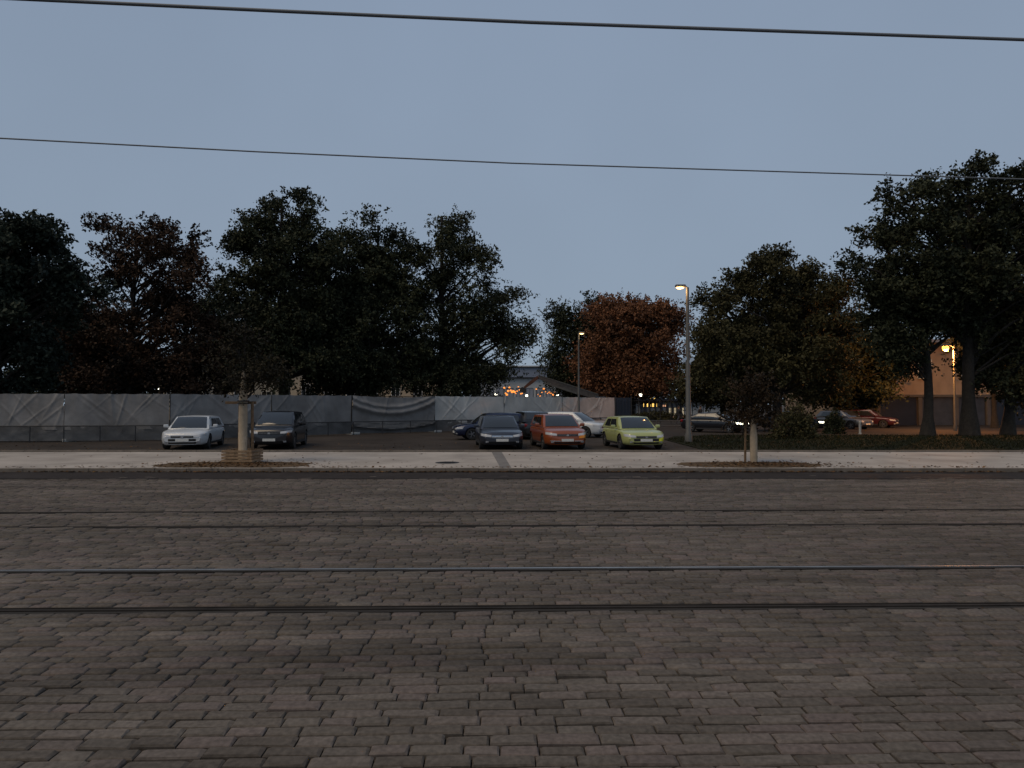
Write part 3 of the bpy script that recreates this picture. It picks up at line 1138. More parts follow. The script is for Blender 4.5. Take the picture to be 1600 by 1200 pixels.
    bm = bmesh.new()
    bm.from_mesh(cab.data)
    bmesh.ops.remove_doubles(bm, verts=bm.verts, dist=.002)
    bmesh.ops.recalc_face_normals(bm, faces=bm.faces)
    bm.to_mesh(cab.data)
    bm.free()
    cab.data.shade_smooth()
    cab.data.set_sharp_from_angle(angle=R(50))

    def pane(name, fn, u0, u1, v0, v1, off=.008, m=M['car_glass'], nu=10, nv=6):
        q = MB()
        q.grid(lambda u, v_: fn(u, v_, off), nu, nv, u0=u0, u1=u1, v0=v0, v1=v1)
        o_ = q.build(name, m, car, smooth=70, fix=False)
        return o_
    pane('windscreen', ws, .055, .945, .07, .93)
    pane('rear_window', tl, .10, .90, .12, .72 if style in ('hatch', 'suv', 'mpv') else .9)
    # the side glass: trapezoids between the pillars
    for fn, s in ((sl, 1), (sr, -1)):
        for (a, b_) in ((.50, .86), (.16, .47)):
            q = MB()

            def sw(u, v_):
                # keep clear of the sloping pillars
                uu = a + (b_ - a) * u
                return fn(uu, .18 + .66 * v_, .010)
            q.grid(sw, 6, 4)
            q.build('side_window', M['car_glass'], car, smooth=70, fix=False)
    # wheels
    ty, ri = wheel_mesh(rw, .215)
    for xx in (ax_f, ax_r):
        for s in (-1, 1):
            wo = bpy.data.objects.new('wheel', ty)
            wo.location = (xx, s * (hw - .125), rw)
            wo.rotation_euler = (0, 0, 0 if s > 0 else math.pi)
            wo.parent = car
            COL.objects.link(wo)
            ro = bpy.data.objects.new('rim', ri)
            ro.parent = wo
            COL.objects.link(ro)

    # front details lie on the body skin: find where the nose surface is at (y, z)
    def skin_x(y, z):
        e_ = 0.0
        while e_ < 1.0:
            half = profile(xf - e_)
            for i_ in range(2, 10):
                (ya, za_), (yb, zb_) = half[i_], half[i_ + 1]
                if za_ <= z <= zb_ or zb_ <= z <= za_:
                    yy = ya + (yb - ya) * ((z - za_) / (zb_ - za_) if abs(zb_ - za_) > 1e-6 else 0)
                    if yy >= abs(y):
                        return xf - e_
            e_ += .006
        return xf - .3

    def strip_front(name, y0, y1, z0a, z1a, z0b, z1b, m, th=.012, rake=0, nn=10):
        q = MB()
        ps = []
        for i in range(nn + 1):
            t_ = i / nn
            y = y0 + (y1 - y0) * t_
            za, zb_ = z0a + (z0b - z0a) * t_, z1a + (z1b - z1a) * t_
            ps.append([(skin_x(y, za + (zb_ - za) * j_ / 3) + th, y, za + (zb_ - za) * j_ / 3) for j_ in range(4)])
        vs_q, fs_q = [], []
        for col_ in ps:
            vs_q += col_ + [(p_[0] - .10, p_[1] * .98, p_[2]) for p_ in col_]
        for i in range(nn):
            o0, o1 = i * 8, (i + 1) * 8
            for j_ in range(3):
                fs_q.append((o0 + j_, o1 + j_, o1 + j_ + 1, o0 + j_ + 1))
            fs_q += [(o0, o0 + 4, o1 + 4, o1), (o0 + 3, o1 + 3, o1 + 7, o0 + 7)]
        fs_q += [(0, 1, 5, 4), (1, 2, 6, 5), (2, 3, 7, 6)]
        o1 = nn * 8
        fs_q += [(o1, o1 + 4, o1 + 5, o1 + 1), (o1 + 1, o1 + 5, o1 + 6, o1 + 2), (o1 + 2, o1 + 6, o1 + 7, o1 + 3)]
        q.add(vs_q, fs_q)
        return q.build(name, m, car, smooth=40)
    hz = hood - .30
    strip_front('grille', -.44, .44, hz - .05, hz + .04, hz - .05, hz + .04, M[grille], .010)
    if grille == 'trim':
        strip_front('grille_bar', -.40, .40, hz - .005, hz + .008, hz - .005, hz + .008, M['chrome'], .016)
    strip_front('lower_grille', -.54, .54, .26, mouth, .26, mouth, M['trim'], .014)
    for s in (-1, 1):
        strip_front('headlight', s * .46, s * (hw * .945), hz - .03, hz + .06, hz + .02, hz + .125,
                    M['headlamp_on'] if lights_on else M['lamp_glass'], .014)
        strip_front('fog_light', s * .58, s * .70, .31, .37, .31, .38, M['lamp_glass'], .016, nn=4)
    if amber:
        strip_front('amber_glow', .50, .84, hz - .14, hz - .03, hz - .10, hz + .02, M['amber'], .022)  # amber glow at one headlamp, put in as a coloured strip
    if fog:
        strip_front('bumper_corner', .54, .80, .37, .47, .37, .54, M[fog], .020)
        strip_front('bumper_corner', .56, .74, .375, .40, .375, .40, M[fog], .024)
    if low_trim:
        for s in (-1, 1):
            strip_front('skid_trim', s * .30, s * .74, .365, .395, .375, .405, M[low_trim], .022)
    strip_front('emblem', -.05, .05, hz - .04, hz + .03, hz - .04, hz + .03, M['chrome'], .024, nn=3)
    if plate:
        q = MB()
        q.box((xf + .015, 0, .415), (.02, .52, .112), bev=.004)
        q.build('number_plate', M['plate'], car)
    q = MB()
    q.box((xr - .005, 0, .62), (.02, .52, .112), bev=.004)
    q.build('number_plate', M['plate'], car)
    for s in (-1, 1):
        q = MB()
        q.box((xr + .10, s * hw * .70, .78), (.16, .26, .17), rz=s * .35, bev=.03)
        q.build('tail_light', M['tail'], car, smooth=40)
        q = MB()
        q.box((cowl - .42, s * (hw + .085), belt + .075), (.11, .20, .14), rz=-s * .15, bev=.035)
        q.box((cowl - .40, s * (hw - .03), belt + .03), (.06, .16, .04))
        q.build('wing_mirror', pm, car, smooth=40)
        for xx in (.05, -.85):
            q = MB()
            q.box((xx, s * (hw + .004), belt - .13), (.16, .03, .028), bev=.008)
            q.build('door_handle', pm, car)
        q = MB()
        q.box(((ax_f + ax_r) / 2, s * (hw - .012), .26), (ax_f - ax_r - 2 * rw - .14, .04, .09), bev=.012)
        q.build('side_sill', M['trim'], car)
    return car


def front_at(px, Y, yaw=0.0, L=4.2):
    """car whose nose is at distance Y below photo pixel px, nose turned to the viewer"""
    p_ = at(px, 700, Y)
    ang = -math.pi / 2 + yaw
    return (p_.x - math.cos(ang) * L / 2, Y - math.sin(ang) * L / 2, GZ), ang


loc, a = front_at(285, 28.55, R(12), 4.2)
make_car('white hatchback left of the staked young tree', loc, a, M['p_white'], 4.35, 1.86, 1.42, 'hatch', belt=.90, hood=.86, mouth=.47)
loc, a = front_at(420, 28.7, R(7), 4.3)
make_car('black tall car parked right of the staked young tree', loc, a, M['p_black'], 4.3, 1.86, 1.62, 'hatch', belt=1.02, hood=1.0)
loc, a = front_at(785, 28.5, R(6), 4.5)
make_car('dark slate car in the front row with pale headlights', loc, a, M['p_slate'], 4.5, 1.88, 1.43, 'hatch', belt=.90, hood=.87, grille='chrome')
loc, a = front_at(887, 28.5, R(9), 4.2)
make_car('orange red compact car between slate car and lime car', loc, a, M['p_red'], 4.2, 1.86, 1.49, 'suv', belt=.95, hood=.93, amber=True, low_trim='chrome')
loc, a = front_at(1010, 28.45, R(8), 3.95)
make_car('lime green hatchback at the right end of the front row', loc, a, M['p_lime'], 4.0, 1.86, 1.40, 'hatch', belt=.88, hood=.85, fog='yellow_trim', mouth=.48)
# second row
p = at(768, 680, 37.6)
make_car('dark blue car half hidden behind the slate car', (p.x, 37.6, GZ), math.pi + R(14), M['p_blue'], 4.2, 1.78, 1.46, 'hatch', group='cars in the second row')
p = at(826, 680, 38.6)
make_car('black car in the gap between slate car and orange red car', (p.x, 38.6, GZ), math.pi / 2 + R(12), M['p_dark'], 4.3, 1.8, 1.54, 'suv', belt=.98, hood=.95, group='cars in the second row')
p = at(894, 680, 40.2)
make_car('white car in the second row behind the orange red car', (p.x, 40.2, GZ), R(-33), M['p_white'], 4.3, 1.78, 1.48, 'suv', belt=.95, hood=.92, group='cars in the second row')
# traffic and parked cars beyond the lawn
p = at(1120, 678, 46)
make_car('dark saloon with a lit headlight beyond the lawn', (p.x, 46.5, GZ), R(-38), M['p_black'], 4.3, 1.75, 1.36, 'sedan', lights_on=True, group='cars beyond the lawn')
p = at(1246, 672, 49)
make_car('dark car behind the bush with one headlight glowing', (p.x, 49.5, GZ), R(-30), M['p_black'], 4.2, 1.75, 1.42, 'hatch', lights_on=True, group='cars beyond the lawn')
p = at(1328, 672, 52)
make_car('silver car partly hidden by the dark trunks, beside the maroon car', (p.x, 53, GZ), R(-62), M['p_silver'], 4.1, 1.75, 1.45, 'hatch', group='cars beyond the lawn')
p = at(1358, 668, 56)
make_car('maroon car parked at the grey building', (p.x, 56, GZ), R(-40), M['p_maroon'], 4.1, 1.75, 1.5, 'hatch', group='cars beyond the lawn')


# ------------------------------------------------------------------ street lamps
def street_lamp(lab, px, py, Y, r0, r1, arm, head, lens, power, col, group, side=-1):
    p_ = at(px, py, Y)
    h_ = p_.z - GZ
    t_ = empty('street_lamp', (p_.x, Y, GZ))
    tag(t_, lab, 'street lamp', group)
    mb = MB()
    mb.tube([(0, 0, 0), (0, 0, .35), (0, 0, .45), (0, 0, h_)], [r0 * 1.35, r0 * 1.35, r0, r1], 14)
    mb.build('pole', M['galv'], t_, smooth=50)
    mb = MB()
    mb.tube([(0, 0, h_ - .06), (side * arm * .5, 0, h_ + .03), (side * arm, 0, h_ + .04)], r1 * .7, 8)
    mb.build('arm', M['galv'], t_, smooth=50)
    mb = MB()
    hl, hwid, hh = head
    mb.box((side * (arm + hl * .45), 0, h_ + .07), (hl, hwid, hh), bev=hh * .35)
    hd = mb.build('lamp_head', M['galv'], t_, smooth=50)
    mb = MB()
    nlon = 12
    mb.lathe([(.0, -.09), (.6, -.07), (.9, -.03), (1.0, .0)], nlon)
    mb.v = [(side * (arm + hl * .5) + x * hl * .42, y * hwid * .42, h_ + .07 - hh * .5 + z) for x, y, z in mb.v]
    mb.build('lens', M[lens], hd, smooth=60)
    if power:
        li = bpy.data.lights.new('lamp_light', 'POINT')
        li.energy = power
        li.color = col
        li.shadow_soft_size = .12
        lo = bpy.data.objects.new('lamp_light', li)
        lo.location = (side * (arm + hl * .5), -.1, h_ - (.18 if lens != 'sodium' else .55))
        lo.parent = t_
        COL.objects.link(lo)
    return t_


lamp1 = street_lamp('tall grey street lamp with orange head right of the lime car', 1074, 449, 34.2, .14, .075, .12, (.52, .26, .14), 'warm_lens', 40, (1, .58, .25), 'tall street lamps', -1)
hL = at(1074, 449, 34.2).z - GZ
mb = MB()
zz = at(1073, 562, 34.2).z - GZ
for k in range(5):
    a = R(-30 + 55 * k)
    mb.box((math.cos(a) * .17, math.sin(a) * .17 - .05, zz + .06 * (k % 3) - .05), (.30, .02, .13), rz=a, ry=.3 * (k - 2), bev=.006)
mb.tube([(-.1, -.02, zz + .2), (.12, -.1, zz - .25)], .02, 6)
mb.build('metal_ornament', M['chrome'], lamp1)
street_lamp('thinner street lamp with yellowish head in front of the rust tree', 904, 521, 49.5, .09, .05, .02, (.42, .24, .12), 'warm_lens', 8, (1, .7, .36), 'tall street lamps', 1)
# the bright sodium lamp by the building
street_lamp('bright orange sodium lamp between the dark trunks by the building', 1490, 541, 48.5, .08, .05, .32, (.55, .34, .18), 'sodium', 2500, (1, .40, .10), 'tall street lamps', -1)


so = [o_ for o_ in COL.objects if o_.name.startswith('street_lamp')][-1]
mb = MB()
mb.lathe([(0, -.24), (.13, -.20), (.21, -.08), (.22, .04), (.15, .16), (0, .18)], 16, c=(-.58, 0, at(1490, 541, 48.5).z - GZ - .12))
mb.build('globe', M['sodium'], so, smooth=80)


def small_lamp(px, py, Y, lab, m='bulb_white', r_=.19):
    p_ = at(px, py, Y)
    t_ = empty('lamp_post', (p_.x, Y, GZ))
    tag(t_, lab, 'lamp', 'distant lamps')
    mb = MB()
    mb.tube([(0, 0, 0), (0, 0, p_.z - GZ)], [.07, .045], 8)
    mb.build('pole', M['dark_metal'], t_)
    mb = MB()
    mb.lathe([(0, -1), (.5, -.87), (.87, -.5), (1, 0), (.87, .5), (.5, .87), (0, 1)], 12)
    mb.v = [(x * r_, y * r_, z * r_ + p_.z - GZ) for x, y, z in mb.v]
    mb.build('globe', M[m], t_, smooth=80)
    mb = MB()
    mb.lathe([(r_ * 1.1, r_ * .6), (r_ * .6, r_ * 1.2), (0, r_ * 1.35)], 12, c=(0, 0, p_.z - GZ))
    mb.build('cap', M['dark_metal'], t_)


small_lamp(247, 606, 62, 'small pale lamp shining under the brownish tree, above the white car', r_=.16)
small_lamp(737, 611, 70, 'small yellowish lamp just above the hoarding, below the forked tree', r_=.14)
small_lamp(775, 616, 85, 'small white lamp above the hoarding, left of the orange garland', r_=.15)
small_lamp(823, 618, 96, 'white lamp above the hoarding, between the two orange garlands', r_=.17)
small_lamp(871, 617, 96, 'white lamp above the hoarding, at the right end of the garlands', r_=.17)
small_lamp(1001, 617, 80, 'white lamp above the lit pavilion, right of the navy container', r_=.19)
p = at(516, 511, 66)
t = empty('lamp_post', (p.x, 66, GZ))
tag(t, 'twin orange lamp glowing inside the dark left trees', 'lamp', 'distant lamps')
mb = MB()
mb.tube([(0, 0, 0), (0, 0, p.z - GZ + .1)], [.09, .05], 8)
mb.build('pole', M['dark_metal'], t)
for s in (-.32, .32):
    mb = MB()
    mb.tube([(0, 0, p.z - GZ), (s, 0, p.z - GZ + .12)], .03, 6)
    mb.build('arm', M['dark_metal'], t)
    mb = MB()
    mb.lathe([(0, -.22), (.12, -.15), (.17, 0), (.12, .14), (0, .16)], 10, c=(s, -.0, p.z - GZ))
    mb.build('globe', M['sodium'], t, smooth=80)

# orange garlands far behind the hoarding
for (x0, x1, pyb, nb, lab) in ((788, 820, 606, 17, 'left garland of orange bulbs above the hoarding under the boom'),
                               (838, 867, 608, 11, 'right garland of orange bulbs above the hoarding under the boom')):
    t = empty('bulb_garland', at(x0, 640, 100))
    tag(t, lab, 'lights', 'orange garlands')
    pts = []
    for k in range(nb):
        f_ = k / (nb - 1)
        q = at(x0 + (x1 - x0) * f_, pyb + 8 * abs(math.sin(k * 2.3)) + 3 * math.sin(k), 100) - t.location
        pts.append(q)
        mb = MB()
        s_ = random.uniform(.07, .16)
        mb.lathe([(0, -1), (.7, -.7), (1, 0), (.7, .7), (0, 1)], 8)
        mb.v = [(q.x + x * s_ * 1.2, q.y + y * s_, q.z + z * s_) for x, y, z in mb.v]
        mb.build('bulb', M['bulb_orange'], t, smooth=80)
    mb = MB()
    mb.tube(pts, .02, 5)
    mb.build('cable', M['trim'], t)
    for q in (pts[0], pts[-1]):
        mb = MB()
        mb.tube([(q.x, q.y, GZ - t.location.z), (q.x, q.y, q.z + .1)], .05, 6)
        mb.build('pole', M['dark_metal'], t)


# ------------------------------------------------------------------ buildings
def building(name, lab, x0, x1, y0, y1, h, wm, group=None):
    t_ = empty(name, ((x0 + x1) / 2, y0, GZ))
    tag(t_, lab, 'building', group)
    mb = MB()
    w_ = x1 - x0
    mb.box((0, (y1 - y0) / 2, h / 2 - .1), (w_, y1 - y0, h + .2))
    mb.build('wall', wm, t_)
    return t_, w_


def window(t_, x, z, w_, h_, glass, frame, y=0.0, mull=1):
    mb = MB()
    f_ = .08
    for (cx, cz, sx, sz) in ((x, z + h_ / 2, w_ + f_, f_), (x, z - h_ / 2, w_ + f_, f_), (x - w_ / 2, z, f_, h_), (x + w_ / 2, z, f_, h_)):
        mb.box((cx, y - .045, cz), (sx, .09, sz))
    for k in range(mull):
        mb.box((x - w_ / 2 + w_ * (k + 1) / (mull + 1), y - .035, z), (.05, .06, h_))
    fr_ = mb.build('window', frame, t_)
    mb = MB()
    mb.box((x, y - .012, z), (w_, .03, h_))
    mb.build('pane', glass, fr_)


# hall far behind
hx0, hx1 = at(742, 600, 180).x, at(960, 600, 180).x
t, w_ = building('exhibition_hall', 'distant grey blue hall seen in the gap above the hoarding', hx0, hx1, 180, 215, at(0, 591, 180).z - GZ, M['pale_wall'])
zt, ze = at(0, 574, 180).z - GZ, at(0, 590, 180).z - GZ
ztop = at(0, 568, 180).z - GZ
mb = MB()
mb.box((0, 14, (zt + ze) / 2), (w_ + 1, 29, zt - ze))
rf = mb.build('roof', M['hall_roof'], t)
mb = MB()
mb.box((0, 20, (ztop + zt) / 2 + .02), (w_ - 2, 20, ztop - zt))
mb.build('roof_lantern', M['pale_wall'], rf)
mb = MB()
mb.box((0, -.6, zt + .02), (w_ + 1.2, .5, .28))
mb.build('cornice', M['dark_metal'], t)
mb = MB()
mb.box((0, -.6, ze), (w_ + 1.2, .5, .22))
mb.build('cornice', M['dark_metal'], t)
for k in range(14):
    x = -w_ / 2 + (k + .5) * w_ / 14
    window(t, x, 4.6, 1.9, 3.0, M['grey_wall'], M['dark_panel'], 0, 1)

# beige building behind the left trees
bx0, bx1 = at(250, 600, 82).x, at(706, 600, 82).x
t, w_ = building('beige_building', 'low beige building glimpsed between the left trunks above the hoarding', bx0, bx1, 82, 94, at(0, 578, 82).z - GZ, M['beige_wall'])
hh = at(0, 578, 82).z - GZ
mb = MB()
mb.add([(-w_ / 2 - .4, -.5, hh), (w_ / 2 + .4, -.5, hh), (w_ / 2 + .4, 12.5, hh), (-w_ / 2 - .4, 12.5, hh), (-w_ / 2 + 3, 6, hh + 1.6), (w_ / 2 - 3, 6, hh + 1.6)],
       [(0, 1, 5, 4), (1, 2, 5), (2, 3, 4, 5), (3, 0, 4), (0, 3, 2, 1)])
mb.build('roof', M['hall_roof'], t)
for k in range(13):
    x = -w_ / 2 + (k + .5) * w_ / 13
    if k != 12:
        window(t, x, 3.6, 1.0, 1.5, M['win_glass'], M['white_paint'])
# low white site cabins just behind the hoarding
for (x0, x1, Y, py, lab) in ((398, 436, 58, 594, 'pale site cabin behind the hoarding, right of the staked tree'), (312, 334, 60, 597, 'pale site cabin behind the hoarding, left of the staked tree')):
    a_, b_ = at(x0, 600, Y).x, at(x1, 600, Y).x
    t, w_ = building('site_cabin', lab, a_, b_, Y, Y + 3, at(0, py, Y).z - GZ, M['concrete'], 'site cabins')
    window(t, 0, 2.6, w_ * .4, .8, M['win_glass'], M['white_paint'])
    mb = MB()
    mb.box((0, 1.5, at(0, py, Y).z - GZ + .05), (w_ + .1, 3.1, .1))
    mb.build('roof', M['galv'], t)

# lit pavilion in the gap right of the navy container
x0, x1 = at(972, 600, 112).x, at(1128, 600, 112).x
t, w_ = building('lit_pavilion', 'low far pavilion with glowing yellow windows right of the navy container', x0, x1, 112, 122, at(0, 627, 112).z - GZ, M['pale_wall'])
hh = at(0, 627, 112).z - GZ
mb = MB()
mb.box((0, 4.6, hh + .2), (w_ + 1, 11, .4), bev=.03)
mb.build('roof', M['dark_panel'], t)
for k in range(5):
    q = at(1006.5 + k * 4.6, 633, 112)
    window(t, q.x - t.location.x, q.z - GZ, .38, .62, M['lit_yellow'], M['dark_metal'], 0, 0)
for k in range(3):
    q = at(1036 + k * 3.3, 634, 112)
    window(t, q.x - t.location.x, q.z - GZ, .28, .36, M['lit_pink'], M['dark_metal'], 0, 0)
for px_ in (1016.5, 1021.5):
    q = at(px_, 623.5, 111.8)
    mb = MB()
    mb.box((q.x - t.location.x, -.6, q.z - GZ), (.28, .12, .42), bev=.02)
    mb.build('roof_light', M['lit_yellow'], t)
for k, px_ in enumerate((978, 985, 992, 1002, 1008, 1015, 1024, 1033, 1042, 1050, 1058, 1064)):
    q = at(px_, 645, 112)
    mb = MB()
    mb.box((q.x - t.location.x, -.25, 1.7), (.22 + .2 * (k % 3 == 1), .3, 3.4 - .4))
    mb.build('column', M['dark_panel'], t)
for px_, m_ in ((1066.5, 'lit_cream'), (1055, 'lit_cream'), (1047, 'lit_cream')):
    q = at(px_, 643, 112)
    window(t, q.x - t.location.x, q.z - GZ, .5, 1.3, M[m_], M['dark_metal'], 0, 0)

# two storey building on the right
rx0, rx1 = at(1318, 600, 61).x, 66.0
hh = at(0, 536, 61).z - GZ
t, w_ = building('plaster_building', 'plaster building lit orange by the sodium lamp behind the right trees', rx0, rx1, 61, 74, hh, M['plaster'])
xo = t.location.x
mb = MB()
mb.box((0, 6.4, hh + .15), (w_ + .6, 14, .3), bev=.03)
mb.build('roof', M['hall_roof'], t)
zb = at(0, 620, 61).z - GZ
mb = MB()
mb.box((0, -.12, zb + .08), (w_, .26, .24), bev=.02)
mb.build('string_course', M['column'], t)
q = -w_ / 2 + .3
k = 0
while q < w_ / 2 - 3:
    bw = (2.5, 3.4, 2.9)[k % 3]
    mb = MB()
    mb.box((q + bw / 2, -.04, (zb - .06) / 2), (bw - .1, .1, zb - .1), bev=.01)
    mb.build('panel', M['dark_panel'] if k % 3 == 1 else M['blue_panel'], t)
    mb = MB()
    mb.box((q + bw + .18, -.12, (zb - .06) / 2), (.34, .3, zb - .08), bev=.02)
    mb.build('column', M['column'], t)
    q += bw + .36
    k += 1
for k in range(11):
    window(t, -w_ / 2 + 3.4 + k * 3.9, zb + 2.5, 1.2, 1.7, M['win_glass'], M['white_paint'], 0, 1)

# distant low tree belt so that nothing ends at a bare horizon
C = []
for k in range(16000):
    x = rng.uniform(-190, 210)
    y = 150 + rng.uniform(-8, 8) + (abs(x) * .12)
    hmax = 6.5 + 2.0 * math.sin(x * .09) + 1.5 * math.sin(x * .23 + 1)
    if -16 < x < 26:
        hmax = 2.0
    C.append((x, y, rng.uniform(.2, 1) ** .7 * hmax))
C = np.array(C)
D = unit(rng.normal(size=C.shape))
N = unit(np.cross(D, rng.normal(size=C.shape)))
s_ = rng.uniform(.7, 1.5, len(C))
V, Fq = leaf_quads(C, D, N, s_, s_ * .7)
o = np_mesh('distant_tree_belt', V, [(4, Fq)], L_green, np.repeat(rng.uniform(0, .7, len(C)), 4))
tag(o, 'dark far belt of trees along the horizon', 'trees', kind='stuff')


# ------------------------------------------------------------------ bushes and hedge
def bush(name, lab, x, y, rx, ry, rz, m, n, leaf, seed, cat='bush'):
    r = np.random.default_rng(seed)
    t_ = empty(name, (x, y, GZ))
    tag(t_, lab, cat)
    d = unit(r.normal(size=(n, 3)))
    d[:, 2] = np.abs(d[:, 2])
    rad = r.uniform(.25, 1.0, n) ** .45
    lump = 1 + .14 * np.sin(d[:, 0] * 6 + 1) * np.cos(d[:, 2] * 7) + .1 * np.sin(d[:, 1] * 9)
    P = d * np.array([rx, ry, rz]) * (rad * lump)[:, None]
    D = unit(d + r.normal(size=P.shape) * .7)
    N_ = unit(np.cross(D, r.normal(size=P.shape)))
    s = r.uniform(.6, 1.4, n) * leaf
    V_, F_ = leaf_quads(P, D, N_, s, s * .55)
    np_mesh('foliage', V_, [(4, F_)], m, np.repeat(np.clip(r.normal(.5, .25, n), 0, 1), 4), t_)
    mb = MB()
    for k in range(9):
        a = r.uniform(0, 6.28)
        e_ = (math.cos(a) * rx * .7, math.sin(a) * ry * .7, rz * r.uniform(.5, .9))
        mb.tube([(e_[0] * .1, e_[1] * .1, 0), (e_[0] * .5, e_[1] * .5, e_[2] * .6), e_], [.035, .025, .01], 5)
    mb.build('stems', M['bark'], t_)
    return t_


p = at(1240, 690, 37.5)
bush('round_bush', 'rounded khaki bush on the lawn in front of a lit headlight', p.x, 37.5, 1.25, 1.0, 1.85, L_olive, 5200, .13, 31)
p = at(1298, 690, 44.5)
bush('round_bush', 'low bush on the lawn, right of the glowing headlight', p.x, 44.0, .62, .7, 1.5, L_green, 2600, .14, 32)
p = at(1020, 655, 78)
bush('clipped_hedge', 'dark low hedge in front of the lit pavilion', p.x, 78, 5.4, .8, 1.0, L_olive, 5200, .2, 33, 'hedge')

# wire fence with thin posts and low rail near the walkers
t = empty('wire_fence', (0, 0, 0))
tag(t, 'thin posted wire fence between navy container and lamp post', 'fence')
xa, xb = 10.2, 18.6
for k in range(9):
    x = xa + (xb - xa) * k / 8
    mb = MB()
    mb.tube([(x, 66, GZ), (x, 66, GZ + 2.3)], .035, 8)
    mb.build('post', M['dark_metal'], t)
for k in range(5):
    mb = MB()
    mb.tube([(xa, 66, GZ + .35 + k * .47), (xb, 66, GZ + .35 + k * .47)], .010, 5)
    mb.build('wire', M['dark_metal'], t)
t = empty('low_railing', (0, 0, 0))
tag(t, 'low grey metal railing behind the lime car', 'railing')
pa, pb = at(962, 658, 50.0), at(1172, 657, 54.0)
for z_ in (pa.z, pa.z - .42):
    mb = MB()
    mb.tube([(pa.x, pa.y, z_), (pb.x, pb.y, z_)], .035, 8)
    mb.build('rail', M['galv'], t)
for k in range(8):
    f_ = k / 7
    q = pa.lerp(pb, f_)
    mb = MB()
    mb.tube([(q.x, q.y, GZ), (q.x, q.y, pa.z)], .035, 8)
    mb.build('post', M['galv'], t)

# white bollard, round green sign
p = at(1344, 682, 43.5)
mb = MB()
mb.lathe([(.10, 0), (.10, .05), (.075, .06), (.075, .70), (.08, .72), (.08, .78), (.05, .84), (0, .86)], 14)
o = mb.build('bollard', M['concrete'], smooth=40)
o.location = (p.x, 43.5, GZ)
tag(o, 'pale bollard standing at the far edge of the lawn', 'bollard')
p = at(1391, 658, 57)
t = empty('round_sign', (p.x, 57, GZ))
tag(t, 'small round green sign in front of the grey panels', 'sign')
mb = MB()
mb.tube([(0, .03, 0), (0, .03, p.z - GZ + .2)], .03, 8)
mb.build('post', M['dull_steel'], t)
mb = MB()
mb.lathe([(.28, -.012), (.28, .012)], 24, axis='Y', c=(0, -.02, p.z - GZ))
mb.build('disc', M['green_sign'], t)

# ------------------------------------------------------------------ boom of the digger behind the hoarding
Yb = 76.0
el, tipj, root = at(841, 589, Yb), at(819, 606, Yb), at(934, 621, Yb)
t = empty('excavator', (root.x, Yb, GZ))
tag(t, 'folded digger boom reaching over the hoarding under the rust tree', 'excavator')


def beam(name, a, b_, w0, w1, m, dy=0.0, th=.34):
    a, b_ = Vector(a) - t.location, Vector(b_) - t.location
    d_ = (b_ - a).normalized()
    n_ = Vector((-d_.z, 0, d_.x))
    mb_ = MB()
    vs_b = []
    for (p_, w__) in ((a, w0), (a.lerp(b_, .5), max(w0, w1) * 1.12), (b_, w1)):
        for s1, s2 in ((-1, -1), (1, -1), (1, 1), (-1, 1)):
            q_ = p_ + n_ * s1 * w__ / 2
            vs_b.append((q_.x, q_.y + s2 * th / 2 + dy, q_.z))
    fs_b = [(0, 1, 2, 3), (11, 10, 9, 8)]
    for i_ in range(2):
        for k_ in range(4):
            a_, c_ = i_ * 4 + k_, i_ * 4 + (k_ + 1) % 4
            fs_b.append((a_, c_, c_ + 4, a_ + 4))
    mb_.add(vs_b, fs_b)
    return mb_.build(name, m, t)


beam('boom', root, el, .62, .36, M['boom'])
beam('boom_top_plate', root + Vector((0, 0, .36)), el + Vector((0, 0, .20)), .10, .08, M['galv'], th=.42)
beam('stick', el, tipj, .34, .26, M['boom_orange'])
beam('bucket', tipj, at(816, 613, Yb), .5, .7, M['dark_metal'], th=.7)
beam('hydraulic_ram', at(905, 616, Yb), at(850, 598, Yb), .20, .16, M['galv'], dy=-.35, th=.16)
mb = MB()
mb.box((1.2, 0, 1.45), (3.2, 2.4, 1.2), bev=.12)
mb.build('body', M['boom_orange'], t, smooth=40)
mb = MB()
mb.box((.2, -.7, 2.0), (1.2, .9, 1.5), bev=.1)
mb.build('cab', M['car_glass'], t, smooth=40)
for s in (-1, 1):
    mb = MB()
    mb.box((1.0, s * 1.0, .42), (3.6, .5, .84), bev=.35 * .99)
    mb.build('track', M['trim'], t, smooth=40)


